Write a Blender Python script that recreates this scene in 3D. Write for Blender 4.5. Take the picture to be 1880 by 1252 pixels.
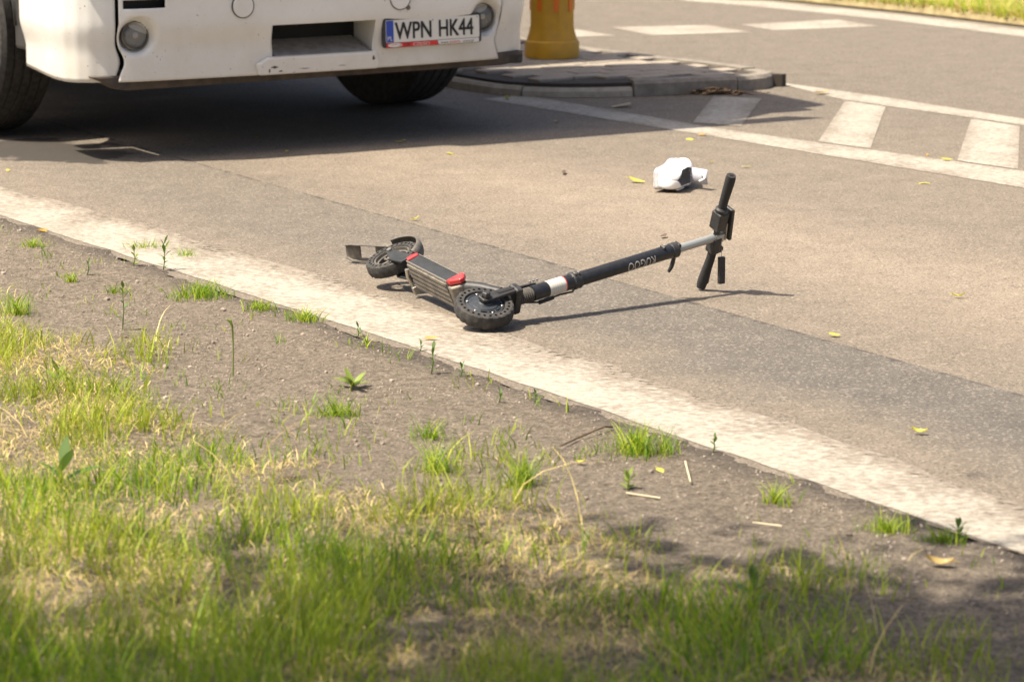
import bpy, math, random
import numpy as np
from mathutils import Vector, Matrix
random.seed(7); rng = np.random.default_rng(7)
for o in list(bpy.data.objects): bpy.data.objects.remove(o)
scene = bpy.context.scene
col = scene.collection
# ------------------------------------------------------------------ camera, sky, sun, exposure
CAM_H = 1.95; FPX = 5600.0; PITCH = math.atan(1126 / 5600.0)
cd = bpy.data.cameras.new('camera'); cam = bpy.data.objects.new('camera', cd); col.objects.link(cam)
cam.location = (0, 0, CAM_H); cam.rotation_euler = (math.pi / 2 - PITCH, 0, 0)
cd.sensor_width = 36; cd.lens = FPX / 1880 * 36; cd.clip_end = 3000; cd.clip_start = .1
cd.dof.use_dof = True; cd.dof.focus_distance = 10.5; cd.dof.aperture_fstop = 5.0
scene.camera = cam
ELEV = math.radians(62); SHADOW_AZ = math.radians(20)      # shadows run to +X, 20 degrees away from the camera
world = bpy.data.worlds.new('World'); scene.world = world; world.use_nodes = True
wn = world.node_tree.nodes; wl = world.node_tree.links; wn.clear()
sky = wn.new('ShaderNodeTexSky'); sky.sky_type = 'NISHITA'; sky.sun_disc = False
sky.sun_elevation = ELEV; sky.sun_rotation = math.radians(250); sky.dust_density = 5; sky.air_density = .8; sky.ozone_density = .4
bg = wn.new('ShaderNodeBackground'); bg.inputs[1].default_value = .095
wo = wn.new('ShaderNodeOutputWorld'); wl.new(sky.outputs[0], bg.inputs[0]); wl.new(bg.outputs[0], wo.inputs[0])
sd = bpy.data.lights.new('sun', 'SUN'); sd.energy = 4.6; sd.angle = math.radians(.53); sd.color = (1, .91, .77)
sun = bpy.data.objects.new('sun', sd); col.objects.link(sun); sun.location = (-6, -3, 14)
ldir = Vector((math.cos(ELEV) * math.cos(SHADOW_AZ), math.cos(ELEV) * math.sin(SHADOW_AZ), -math.sin(ELEV)))
sun.rotation_euler = ldir.to_track_quat('-Z', 'Y').to_euler()
vs = scene.view_settings; vs.view_transform = 'Standard'; vs.look = 'None'; vs.gamma = 1; vs.exposure = 1.06
scene.render.resolution_x = 1024; scene.render.resolution_y = 681

# ------------------------------------------------------------------ helpers
def V(*a): return np.array(a, float)
def nz(v): v = np.asarray(v, float); return v / np.linalg.norm(v)
def ground(x, y, z=0.):                       # photo measurement -> point of the ground plane
    u = (x - 940) / FPX; v = (y - 626) / FPX
    d = V(u, math.cos(PITCH) - v * math.sin(PITCH), -math.sin(PITCH) - v * math.cos(PITCH))
    return d * ((z - CAM_H) / d[2]) + V(0, 0, CAM_H)
RO = V(-2.084, 12.274); RD = V(.541335, -.840807); RN = V(.840807, .541335)   # road frame: along, across
def R(s, t, z=0.): q = RO + RD * s + RN * t; return V(q[0], q[1], z)
def st(p): q = np.asarray(p)[:2] - RO; return q @ RD, q @ RN
def smooth(x): x = np.clip(x, 0, 1); return x * x * (3 - 2 * x)
_tab = rng.random((256, 256))
def vnoise(x, y):
    xi = np.floor(x).astype(int); yi = np.floor(y).astype(int); fx = smooth(x - xi); fy = smooth(y - yi)
    g = lambda a, b: _tab[a % 256, b % 256]
    return (g(xi, yi) * (1 - fx) + g(xi + 1, yi) * fx) * (1 - fy) + (g(xi, yi + 1) * (1 - fx) + g(xi + 1, yi + 1) * fx) * fy
def tag(o, label=None, cat=None, group=None, kind=None):
    for k, v in (('label', label), ('category', cat), ('group', group), ('kind', kind)):
        if v: o[k] = v
    return o
def empty(name, loc=(0, 0, 0), rz=0):
    o = bpy.data.objects.new(name, None); col.objects.link(o); o.location = Vector(loc); o.rotation_euler = (0, 0, rz)
    o.empty_display_size = .1; return o
def link_mesh(name, me, mat, parent=None):
    o = bpy.data.objects.new(name, me); col.objects.link(o)
    if mat: me.materials.append(mat)
    if parent: o.parent = parent
    return o
class MB:
    def __init__(s, off=(0, 0, 0)): s.v = []; s.f = []; s.off = np.asarray(off, float)
    def add(s, vs_, fs_):
        n = len(s.v); s.v += [tuple(np.asarray(p, float)) for p in vs_]; s.f += [tuple(i + n for i in f) for f in fs_]; return s
    def box(s, c, size, ax=None):
        ax = np.eye(3) if ax is None else np.array(ax); c = np.asarray(c, float)
        P = [c + ax[0] * size[0] / 2 * i + ax[1] * size[1] / 2 * j + ax[2] * size[2] / 2 * k for i in (-1, 1) for j in (-1, 1) for k in (-1, 1)]
        return s.add(P, [(0, 1, 3, 2), (4, 6, 7, 5), (0, 4, 5, 1), (2, 3, 7, 6), (0, 2, 6, 4), (1, 5, 7, 3)])
    def tube(s, pts, rad, n=16, caps=True):
        pts = [np.asarray(p, float) for p in pts]; k = len(pts)
        if np.isscalar(rad): rad = [rad] * k
        T = [nz(pts[min(i + 1, k - 1)] - pts[max(i - 1, 0)]) for i in range(k)]
        a = V(0, 0, 1) if abs(T[0][2]) < .9 else V(1, 0, 0)
        N = nz(np.cross(T[0], a)); vs_ = []; fs_ = []
        for i in range(k):
            N = nz(N - T[i] * (N @ T[i])); B = np.cross(T[i], N)
            for j in range(n):
                w = 2 * math.pi * j / n; vs_.append(pts[i] + rad[i] * (math.cos(w) * N + math.sin(w) * B))
        for i in range(k - 1):
            for j in range(n):
                fs_.append((i * n + j, i * n + (j + 1) % n, (i + 1) * n + (j + 1) % n, (i + 1) * n + j))
        if caps: fs_ += [tuple(range(n))[::-1], tuple((k - 1) * n + j for j in range(n))]
        return s.add(vs_, fs_)
    def lathe(s, prof, c, axis, n=48, closed=False):   # prof: (radius, height along axis)
        c = np.asarray(c, float); A = nz(axis); a = V(0, 0, 1) if abs(A[2]) < .9 else V(1, 0, 0)
        X = nz(np.cross(a, A)); Y = np.cross(A, X); vs_ = []; fs_ = []; k = len(prof)
        for r, hgt in prof:
            for j in range(n):
                w = 2 * math.pi * j / n; vs_.append(c + A * hgt + r * (math.cos(w) * X + math.sin(w) * Y))
        for i in range(k if closed else k - 1):
            i2 = (i + 1) % k
            for j in range(n): fs_.append((i * n + j, i * n + (j + 1) % n, i2 * n + (j + 1) % n, i2 * n + j))
        if not closed:
            if prof[0][0] > 1e-6: fs_.append(tuple(range(n))[::-1])
            if prof[-1][0] > 1e-6: fs_.append(tuple((k - 1) * n + j for j in range(n)))
        return s.add(vs_, fs_)
    def prism(s, poly, c, ex, ey, ez, th):          # 2-D polygon extruded by th along ez
        c = np.asarray(c, float); n = len(poly)
        P = [c + ex * a + ey * b for a, b in poly] + [c + ex * a + ey * b + ez * th for a, b in poly]
        return s.add(P, [tuple(range(n))[::-1], tuple(range(n, 2 * n))] + [(i, (i + 1) % n, n + (i + 1) % n, n + i) for i in range(n)])
    def grid(s, P):                                  # P[i][j] points
        a, b = len(P), len(P[0])
        return s.add([p for r in P for p in r], [(i * b + j, i * b + j + 1, (i + 1) * b + j + 1, (i + 1) * b + j) for i in range(a - 1) for j in range(b - 1)])
    def build(s, name, mat, parent=None, smooth_=False, bevel=0, solid=0, auto=None):
        me = bpy.data.meshes.new(name); off = s.off
        me.from_pydata([tuple(np.asarray(p) - off) for p in s.v], [], s.f); me.validate(); me.update()
        import bmesh
        b = bmesh.new(); b.from_mesh(me); bmesh.ops.recalc_face_normals(b, faces=b.faces); b.to_mesh(me); b.free()
        o = link_mesh(name, me, mat, parent)
        if smooth_:
            me.polygons.foreach_set('use_smooth', [True] * len(me.polygons))
            me.set_sharp_from_angle(angle=math.radians(auto or 38))
        if solid: m = o.modifiers.new('solid', 'SOLIDIFY'); m.thickness = solid; m.offset = 0
        if bevel: m = o.modifiers.new('bevel', 'BEVEL'); m.width = bevel; m.segments = 2; m.limit_method = 'ANGLE'; m.angle_limit = math.radians(40)
        return o
def text_geo(s, size, cut=0):
    c = bpy.data.curves.new('txt', 'FONT'); c.body = s; c.size = size; c.resolution_u = 3
    o = bpy.data.objects.new('txt', c); col.objects.link(o)
    me = bpy.data.meshes.new_from_object(o.evaluated_get(bpy.context.evaluated_depsgraph_get()))
    if cut:
        import bmesh
        b = bmesh.new(); b.from_mesh(me); bmesh.ops.triangulate(b, faces=b.faces)
        for _ in range(5):
            long_ = [e for e in b.edges if e.calc_length() > cut]
            if long_: bmesh.ops.subdivide_edges(b, edges=long_, cuts=1, use_grid_fill=True); bmesh.ops.triangulate(b, faces=b.faces)
        b.to_mesh(me); b.free()
    vs_ = np.array([tuple(v.co) for v in me.vertices]); fs_ = [tuple(p.vertices) for p in me.polygons]
    bpy.data.objects.remove(o); bpy.data.curves.remove(c); bpy.data.meshes.remove(me)
    return vs_, fs_

# ------------------------------------------------------------------ materials
def mat(name, base, rough=.6, metal=0, var=None, scale=30, bump=0, bscale=200, spec=.5, coat=0):
    m = bpy.data.materials.new(name); m.use_nodes = True; nt = m.node_tree; b = nt.nodes['Principled BSDF']
    b.inputs['Roughness'].default_value = rough; b.inputs['Metallic'].default_value = metal
    b.inputs['Specular IOR Level'].default_value = spec; b.inputs['Coat Weight'].default_value = coat
    b.inputs['Base Color'].default_value = (*base, 1)
    tc = nt.nodes.new('ShaderNodeTexCoord')
    if var is not None:
        n = nt.nodes.new('ShaderNodeTexNoise'); n.inputs['Scale'].default_value = scale; n.inputs['Detail'].default_value = 8; n.inputs['Roughness'].default_value = .65
        r = nt.nodes.new('ShaderNodeValToRGB'); r.color_ramp.elements[0].position = .38; r.color_ramp.elements[1].position = .66
        r.color_ramp.elements[0].color = (*base, 1); r.color_ramp.elements[1].color = (*var, 1)
        nt.links.new(tc.outputs['Object'], n.inputs['Vector']); nt.links.new(n.outputs['Fac'], r.inputs[0]); nt.links.new(r.outputs[0], b.inputs['Base Color'])
    if bump:
        n2 = nt.nodes.new('ShaderNodeTexNoise'); n2.inputs['Scale'].default_value = bscale; n2.inputs['Detail'].default_value = 4
        bp = nt.nodes.new('ShaderNodeBump'); bp.inputs['Strength'].default_value = bump; bp.inputs['Distance'].default_value = .004
        nt.links.new(tc.outputs['Object'], n2.inputs['Vector']); nt.links.new(n2.outputs['Fac'], bp.inputs['Height']); nt.links.new(bp.outputs[0], b.inputs['Normal'])
    return m
class NT:                                            # tiny node-graph helper
    def __init__(s, name):
        s.m = bpy.data.materials.new(name); s.m.use_nodes = True; s.t = s.m.node_tree; s.b = s.t.nodes['Principled BSDF']; s.out = s.t.nodes['Material Output']
    def n(s, kind, **kw):
        o = s.t.nodes.new(kind)
        for k, v in kw.items():
            if k.startswith('i_'): o.inputs[k[2:].replace('_', ' ')].default_value = v
            else: setattr(o, k, v)
        return o
    def l(s, a, b): s.t.links.new(a, b)
    def noise(s, vec, scale, detail=6, rough=.6):
        o = s.n('ShaderNodeTexNoise'); o.inputs['Scale'].default_value = scale; o.inputs['Detail'].default_value = detail; o.inputs['Roughness'].default_value = rough
        s.l(vec, o.inputs['Vector']); return o.outputs['Fac']
    def ramp(s, fac, stops):
        o = s.n('ShaderNodeValToRGB'); cr = o.color_ramp
        while len(cr.elements) < len(stops): cr.elements.new(.5)
        for e, (p, c) in zip(cr.elements, stops): e.position = p; e.color = (*c, 1) if len(c) == 3 else c
        s.l(fac, o.inputs[0]); return o.outputs[0]
    def math(s, op, a, b=None, clamp=False):
        o = s.n('ShaderNodeMath', operation=op, use_clamp=clamp)
        for i, q in enumerate((a, b)):
            if q is None: continue
            if isinstance(q, (int, float)): o.inputs[i].default_value = q
            else: s.l(q, o.inputs[i])
        return o.outputs[0]
    def mix(s, fac, a, b, mode='MIX'):
        o = s.n('ShaderNodeMix', data_type='RGBA', blend_type=mode)
        for i, q in ((0, fac), (6, a), (7, b)):
            if isinstance(q, (int, float)): o.inputs[i].default_value = q
            elif isinstance(q, tuple): o.inputs[i].default_value = (*q, 1)
            else: s.l(q, o.inputs[i])
        return o.outputs[2]
    def bump(s, hgt, strength, dist):
        o = s.n('ShaderNodeBump'); o.inputs['Strength'].default_value = strength; o.inputs['Distance'].default_value = dist; s.l(hgt, o.inputs['Height']); s.l(o.outputs[0], s.b.inputs['Normal'])
def C3(v): return (v, v, v)
def asphalt():
    g = NT('asphalt'); tc = g.n('ShaderNodeTexCoord'); pos = tc.outputs['Object']
    at = g.n('ShaderNodeAttribute', attribute_name='lane'); sp = g.n('ShaderNodeSeparateXYZ'); g.l(at.outputs['Vector'], sp.inputs[0])
    s_, t_ = sp.outputs[0], sp.outputs[1]
    big = g.noise(pos, .9, 5); mid = g.noise(pos, 6, 6, .7); fine = g.noise(pos, 120, 5, .85); vf = g.n('ShaderNodeTexVoronoi'); vf.inputs['Scale'].default_value = 130; g.l(pos, vf.inputs['Vector'])
    tan = g.ramp(mid, [(.3, (.138, .113, .085)), (.7, (.182, .150, .114))]); grey = g.ramp(mid, [(.3, (.074, .067, .058)), (.7, (.112, .101, .087))])
    # seam between the older strip along the edge and the running lane: t = 1.33 - .03 s
    wob = g.math('MULTIPLY', g.math('SUBTRACT', g.noise(pos, 9, 6, .75), .5), .075)
    seam = g.math('ADD', g.math('ADD', g.math('MULTIPLY', s_, .032), t_), wob)
    strip = g.ramp(seam, [(1.30, C3(1)), (1.33, C3(0))]) if False else g.math('LESS_THAN', seam, 1.345)
    dusty = g.math('MULTIPLY', g.math('SUBTRACT', g.math('ADD', t_, g.math('MULTIPLY', g.math('SUBTRACT', big, .5), .9)), .45), 3.0, True)   # dust along the edge line
    sg = g.math('MULTIPLY', g.math('MULTIPLY', strip, dusty), g.math('ADD', .42, g.math('MULTIPLY', s_, .11), True))
    far = g.math('MULTIPLY', g.math('SUBTRACT', t_, 4.2), .8, True)
    c = g.mix(g.math('MULTIPLY', sg, .95), tan, grey)
    c = g.mix(g.math('MULTIPLY', far, .22), c, grey)
    trk = g.math('MULTIPLY', g.math('SUBTRACT', g.noise(pos, 1.6, 4), .35), 1.5, True)
    c = g.mix(g.math('MULTIPLY', trk, .3), c, g.mix(.5, tan, grey))
    pol = g.math('SUBTRACT', 1, g.math('MULTIPLY', g.math('ABSOLUTE', g.math('SUBTRACT', g.math('ADD', t_, g.math('MULTIPLY', g.math('SUBTRACT', big, .5), .8)), 2.25)), 1.3), True)   # pale polished wheel track
    c = g.mix(g.math('MULTIPLY', pol, .8), c, g.ramp(mid, [(.3, (.20, .160, .118)), (.7, (.25, .202, .152))]))
    pt_ = g.math('MULTIPLY', g.math('SUBTRACT', g.noise(pos, 2.3, 7, .75), .52), 5, True)
    c = g.mix(g.math('MULTIPLY', pt_, .28), c, grey)
    # aggregate: pale and dark stones
    c = g.mix(.85, c, g.ramp(fine, [(.33, C3(.14)), (.5, C3(.5)), (.67, C3(.86))]), 'OVERLAY')
    cellc = g.n('ShaderNodeSeparateColor'); g.l(vf.outputs['Color'], cellc.inputs[0])
    c = g.mix(g.math('MULTIPLY', g.math('GREATER_THAN', cellc.outputs[0], .88), .28), c, (.42, .36, .28))
    c = g.mix(g.math('MULTIPLY', g.math('LESS_THAN', cellc.outputs[1], .10), .55), c, (.05, .045, .04))
    # crack line along the seam
    cr = g.math('LESS_THAN', g.math('ABSOLUTE', g.math('SUBTRACT', seam, 1.345)), g.math('MULTIPLY', g.math('SUBTRACT', g.noise(pos, 9, 5, .8), .47), .13))
    c = g.mix(g.math('MULTIPLY', cr, .75), c, (.045, .04, .036))
    # damp oil stain beside the truck's front wheel
    st_s, st_t = st(ground(90, 277)); dx = g.math('MULTIPLY', g.math('SUBTRACT', s_, float(st_s)), 1.1); dy = g.math('MULTIPLY', g.math('SUBTRACT', t_, float(st_t)), 1.6)
    rr = g.math('SQRT', g.math('ADD', g.math('MULTIPLY', dx, dx), g.math('MULTIPLY', dy, dy)))
    rr = g.math('ADD', rr, g.math('MULTIPLY', g.math('SUBTRACT', g.noise(pos, 4, 4), .5), .9))
    oil = g.math('MULTIPLY', g.math('SUBTRACT', .52, rr), 12, True)
    c = g.mix(g.math('MULTIPLY', oil, .9), c, (.03, .026, .022))
    g.l(c, g.b.inputs['Base Color']); g.b.inputs['Roughness'].default_value = .85; g.b.inputs['Specular IOR Level'].default_value = .3
    g.bump(g.math('ADD', fine, g.math('MULTIPLY', mid, .4)), .22, .004)
    return g.m
def paint():
    g = NT('road_paint'); tc = g.n('ShaderNodeTexCoord'); pos = tc.outputs['Object']
    at = g.n('ShaderNodeAttribute', attribute_name='edge')
    mp = g.n('ShaderNodeMapping'); mp.inputs['Rotation'].default_value = (0, 0, math.radians(57)); mp.inputs['Scale'].default_value = (1, 1.5, 1); g.l(pos, mp.inputs['Vector'])
    n1 = g.noise(mp.outputs[0], 30, 8, .78); n2 = g.noise(pos, 3, 4)
    wear = g.math('ADD', g.math('ADD', n1, g.math('MULTIPLY', n2, .35)), g.math('MULTIPLY', g.math('SUBTRACT', 1, at.outputs['Fac']), .16))
    c = g.ramp(g.noise(pos, 40, 6, .7), [(.3, (.285, .258, .208)), (.65, (.385, .352, .288))])
    c = g.mix(g.math('MULTIPLY', g.math('SUBTRACT', wear, .635), 8, True), c, (.20, .165, .125))
    g.l(c, g.b.inputs['Base Color']); g.b.inputs['Roughness'].default_value = .75
    g.bump(n1, .35, .006)
    hole = g.math('GREATER_THAN', wear, .85)
    tr = g.n('ShaderNodeBsdfTransparent'); ms = g.n('ShaderNodeMixShader'); g.l(hole, ms.inputs[0]); g.l(g.b.outputs[0], ms.inputs[1]); g.l(tr.outputs[0], ms.inputs[2]); g.l(ms.outputs[0], g.out.inputs[0])
    return g.m
def dirt():
    g = NT('dirt'); tc = g.n('ShaderNodeTexCoord'); pos = tc.outputs['Object']
    a = g.noise(pos, 4, 8, .7); b = g.noise(pos, 28, 8, .75); f = g.noise(pos, 85, 6, .85)
    c = g.ramp(b, [(.25, (.12, .098, .072)), (.5, (.265, .217, .162)), (.75, (.42, .348, .266))])
    c = g.mix(g.math('MULTIPLY', a, .4), c, (.20, .168, .132))
    at = g.n('ShaderNodeAttribute', attribute_name='tar'); c = g.mix(g.math('MULTIPLY', at.outputs['Fac'], .75), c, (.115, .098, .082))
    c = g.mix(.9, c, g.ramp(f, [(.34, C3(.12)), (.5, C3(.48)), (.66, C3(.85))]), 'OVERLAY')
    g.l(c, g.b.inputs['Base Color']); g.b.inputs['Roughness'].default_value = .95; g.b.inputs['Specular IOR Level'].default_value = .15
    g.bump(g.math('ADD', b, g.math('MULTIPLY', f, .6)), 1.0, .022); return g.m
def blade_mat(name, transl=.35):
    g = NT(name); at = g.n('ShaderNodeAttribute', attribute_name='col'); g.l(at.outputs['Color'], g.b.inputs['Base Color']); g.b.inputs['Roughness'].default_value = .55; g.b.inputs['Specular IOR Level'].default_value = .3
    t = g.n('ShaderNodeBsdfTranslucent'); g.l(at.outputs['Color'], t.inputs[0]); ms = g.n('ShaderNodeMixShader'); ms.inputs[0].default_value = transl
    g.l(g.b.outputs[0], ms.inputs[1]); g.l(t.outputs[0], ms.inputs[2]); g.l(ms.outputs[0], g.out.inputs[0]); return g.m
def truck_paint():
    g = NT('truck_paint'); tc = g.n('ShaderNodeTexCoord'); pos = tc.outputs['Object']
    d = g.noise(pos, 2.2, 6, .7); sp = g.noise(pos, 75, 2, .5); sp2 = g.noise(pos, 9, 5, .8)
    c = g.ramp(d, [(.35, (.74, .73, .69)), (.7, (.66, .63, .57))])
    sep = g.n('ShaderNodeSeparateXYZ'); g.l(pos, sep.inputs[0])
    low = g.math('MULTIPLY', g.math('SUBTRACT', .68, sep.outputs[2]), 3.0, True)
    c = g.mix(g.math('MULTIPLY', g.math('MULTIPLY', low, d), .7), c, (.42, .36, .28))     # road grime low on the bumper
    c = g.mix(g.math('MULTIPLY', g.math('GREATER_THAN', sp, .735), .8), c, (.12, .09, .07))   # stone chips
    c = g.mix(g.math('MULTIPLY', g.math('GREATER_THAN', sp2, .74), .6), c, (.30, .25, .20))
    g.l(c, g.b.inputs['Base Color']); g.b.inputs['Roughness'].default_value = .32; g.b.inputs['Coat Weight'].default_value = .3; g.b.inputs['Coat Roughness'].default_value = .15
    return g.m
M = dict(asphalt=asphalt(), paint=paint(), dirt=dirt(), grass=blade_mat('grass_blade', .42), straw=blade_mat('dry_grass', .2), tpaint=truck_paint(),
    rubber=mat('tyre_rubber', (.022, .021, .020), .8, var=(.055, .049, .042), scale=40, bump=.3), dark=mat('black_plastic', (.018, .018, .019), .5, var=(.04, .038, .035), scale=60),
    chassis=mat('chassis_steel', (.05, .04, .033), .8, var=(.10, .075, .055), scale=14), black=mat('dark_void', (.008, .008, .008), .8),
    tube=mat('black_tube_paint', (.012, .013, .015), .33, var=(.022, .022, .023), scale=50, spec=.5), grip=mat('grip_rubber', (.022, .021, .021), .75, bump=.5, bscale=400),
    silver=mat('silver_tube', (.36, .37, .35), .4, .5), alu=mat('dirty_aluminium', (.13, .118, .10), .6, .25, var=(.27, .235, .19), scale=22, bump=.2),
    side=mat('deck_side_panel', (.014, .017, .019), .5, var=(.030, .032, .033), scale=35), red=mat('red_plastic', (.62, .025, .03), .4, var=(.5, .05, .05), scale=30),
    motor=mat('motor_cover', (.035, .040, .047), .4, .3, var=(.06, .064, .07), scale=60), steel=mat('bare_steel', (.45, .42, .37), .4, .9), worn=mat('worn_grey_plastic', (.06, .056, .05), .7, var=(.16, .14, .11), scale=18),
    sticker=mat('white_sticker', (.55, .53, .46), .5), print=mat('grey_print', (.50, .46, .40), .6), white=mat('white_leather', (.80, .79, .77), .55, bump=.15, bscale=60), lining=mat('grey_lining', (.42, .42, .46), .8), sole=mat('white_sole', (.76, .74, .70), .6),
    yellow=mat('yellow_plastic', (.56, .30, .015), .5, var=(.46, .25, .02), scale=12), orange=mat('orange_reflector', (.75, .16, .01), .35), kerb=mat('kerb_concrete', (.17, .145, .115), .9, var=(.27, .235, .19), scale=16, bump=.6, bscale=90), kerbpale=mat('chipped_concrete', (.36, .32, .26), .9, var=(.27, .23, .18), scale=20, bump=.7, bscale=60),
    paver=mat('paving_concrete', (.27, .225, .175), .9, var=(.34, .29, .23), scale=9, bump=.5, bscale=120), joint=mat('sand_joint', (.05, .04, .03), .95),
    plate=mat('plate_white', (.66, .64, .58), .4), pblue=mat('plate_blue', (.02, .06, .36), .4), ink=mat('plate_ink', (.012, .012, .012), .5), pred=mat('strip_red', (.62, .03, .025), .45),
    bark=mat('bark', (.12, .085, .06), .9, var=(.07, .05, .035), scale=10, bump=.8, bscale=25), leafy=mat('tree_leaf', (.06, .11, .025), .5), stone=mat('pebble', (.17, .135, .10), .9, var=(.42, .35, .28), scale=14),
    straw2=mat('dry_litter', (.30, .19, .09), .9, var=(.20, .12, .06), scale=60), glass=mat('windscreen', (.02, .025, .03), .05, spec=.8), tread=mat('tread_plate', (.30, .28, .25), .6, .2, var=(.20, .18, .16), scale=25), card=mat('beige_card', (.50, .42, .28), .8), twig=mat('twig', (.11, .07, .045), .9))
def lens_mat():
    g = NT('lamp_lens'); b = g.b; b.inputs['Base Color'].default_value = (.9, .9, .88, 1); b.inputs['Transmission Weight'].default_value = .9; b.inputs['Roughness'].default_value = .08; return g.m
M['lens'] = lens_mat(); M['chrome'] = mat('reflector_bowl', (.80, .77, .70), .18, .95, var=(.55, .52, .46), scale=45)
def leaf_mat(name, c, t=.3):
    g = NT(name); g.b.inputs['Base Color'].default_value = (*c, 1); g.b.inputs['Roughness'].default_value = .5
    q = g.n('ShaderNodeBsdfTranslucent'); q.inputs[0].default_value = (*c, 1); ms = g.n('ShaderNodeMixShader'); ms.inputs[0].default_value = t
    g.l(g.b.outputs[0], ms.inputs[1]); g.l(q.outputs[0], ms.inputs[2]); g.l(ms.outputs[0], g.out.inputs[0]); return g.m
M['yleaf'] = leaf_mat('yellow_leaf', (.52, .47, .08)); M['oleaf'] = leaf_mat('ochre_leaf', (.58, .33, .04)); M['dleaf'] = leaf_mat('dry_leaf', (.50, .36, .13)); M['gleaf'] = leaf_mat('weed_leaf', (.10, .17, .03)); M['gleaf2'] = leaf_mat('pale_weed_leaf', (.22, .29, .05))

# ------------------------------------------------------------------ ground, road, markings
def attr(o, name, vals, dom='POINT', typ='FLOAT'):
    a = o.data.attributes.new(name, typ, dom)
    a.data.foreach_set({'FLOAT': 'value', 'FLOAT_VECTOR': 'vector', 'FLOAT_COLOR': 'color'}[typ], np.asarray(vals, float).ravel())
def verge_z(x, y):
    q0 = x - RO[0]; q1 = y - RO[1]; t = q0 * RN[0] + q1 * RN[1]
    z = -.014 + .020 * smooth((-t + .015 + .07 * (vnoise(x * 9, y * 9 + 2) - .5) + .03 * (vnoise(x * 45, y * 45) - .5)) / .05) + smooth((-t - .05) / .3) * (.022 * (vnoise(x * 3.1, y * 3.1) - .5) + .012 * (vnoise(x * 11, y * 11) - .5) + .006 * (vnoise(x * 40, y * 40) - .5))
    return z + .05 * smooth((-t - .8) / 2.5)
m = MB().add([(-1500, -500, -.06), (1500, -500, -.06), (1500, 2500, -.06), (-1500, 2500, -.06)], [(0, 1, 2, 3)]); tag(m.build('ground', M['dirt']), kind='structure')
S = np.arange(-4, 12, .03); T = np.r_[np.arange(-5.5, -.15, .03), np.arange(-.15, .1, .008)]
ss, tt = np.meshgrid(S, T, indexing='ij'); xx = RO[0] + RD[0] * ss + RN[0] * tt; yy = RO[1] + RD[1] * ss + RN[1] * tt
zz = verge_z(xx, yy)
m = MB(); a, b = ss.shape; idx = np.arange(a * b).reshape(a, b)
me = bpy.data.meshes.new('verge'); me.from_pydata(np.c_[xx.ravel(), yy.ravel(), zz.ravel()].tolist(), [], np.stack([idx[:-1, :-1], idx[1:, :-1], idx[1:, 1:], idx[:-1, 1:]], -1).reshape(-1, 4).tolist())
me.polygons.foreach_set('use_smooth', [True] * len(me.polygons)); verge = link_mesh('verge', me, M['dirt']); tag(verge, kind='structure')
attr(verge, 'tar', smooth(1 - (-tt.ravel() + .07 * (vnoise(ss.ravel() * 5, tt.ravel() * 5) - .5) - .03) / .14))
# road sheet in road coordinates with a ragged near edge
S = np.concatenate([np.arange(-120, -6, 4), np.arange(-6, 12, .06), np.arange(12, 80, 4)]); T = np.array([0, .3, .8, 1.3, 2, 3, 4, 5, 6, 7, 8, 10., 14.])
P = []; lane = []
for s in S:
    rag = -.03 + .03 * (vnoise(np.array(s * 3.), np.array(.5)) - .5) + .02 * (vnoise(np.array(s * 14.), np.array(3.5)) - .5)
    for k, t in enumerate(T):
        t = float(t + (rag if k == 0 else 0)); P.append(R(s, t, 0)); lane.append((s, t, 0))
b = len(T); me = bpy.data.meshes.new('road'); me.from_pydata([tuple(p) for p in P], [], [(i * b + j, (i + 1) * b + j, (i + 1) * b + j + 1, i * b + j + 1) for i in range(len(S) - 1) for j in range(b - 1)])
road = link_mesh('road', me, M['asphalt']); tag(road, kind='structure'); attr(road, 'lane', lane, typ='FLOAT_VECTOR')
def strip(name, A, B, n=1, z=.002, across=5, one=False):        # marking between two polylines (points of equal count)
    A = np.asarray(A); B = np.asarray(B); P = []; e = []
    for a_, b_ in zip(A, B):
        for j in range(across):
            w = j / (across - 1); q = a_ * (1 - w) + b_ * w; P.append((q[0], q[1], z)); e.append((1.05 - .9 * w ** 3) if one else 1.1 - .45 * abs(2 * w - 1) ** 3)
    me = bpy.data.meshes.new(name); me.from_pydata(P, [], [(i * across + j, (i + 1) * across + j, (i + 1) * across + j + 1, i * across + j + 1) for i in range(len(A) - 1) for j in range(across - 1)])
    o = link_mesh(name, me, M['paint']); tag(o, kind='structure'); attr(o, 'edge', e); return o
outer = [(0, 397), (200, 455), (350, 507), (450, 535), (565, 572), (750, 630), (940, 702), (1171, 778), (1421, 861), (1713, 955), (1880, 1013)]
inner = [(0, 343), (125, 380), (250, 422), (435, 462), (525, 487), (650, 530), (750, 562), (940, 620), (1187, 705), (1421, 789), (1682, 872), (1880, 930)]
oc = np.polyfit(*np.array([st(ground(*q)) for q in outer]).T, 2); ic = np.polyfit(*np.array([st(ground(*q)) for q in inner]).T, 2)
def quad(c, s): s2 = np.clip(s, -1.5, 7); return np.polyval(c, s2) + (s - s2) * (2 * c[0] * s2 + c[1]) * 0
sl = np.concatenate([np.arange(-60, -4, 2), np.arange(-4, 10, .06), np.arange(10, 50, 2)])
strip('edge_line', [R(s, quad(oc, s) - .01 + .016 * (vnoise(np.array(s * 6), np.array(1.)) - .5))[:2] for s in sl], [R(s, quad(ic, s) + .03 + .05 * (vnoise(np.array(s * 4), np.array(9.)) - .5))[:2] for s in sl], one=True)
def pxl(pts, n=12):                                   # resample a measured polyline on the ground
    G_ = np.array([ground(*q)[:2] for q in pts]); d = np.r_[0, np.cumsum(np.linalg.norm(np.diff(G_, axis=0), axis=1))]; w = np.linspace(0, d[-1], n)
    return np.c_[np.interp(w, d, G_[:, 0]), np.interp(w, d, G_[:, 1])]
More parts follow.
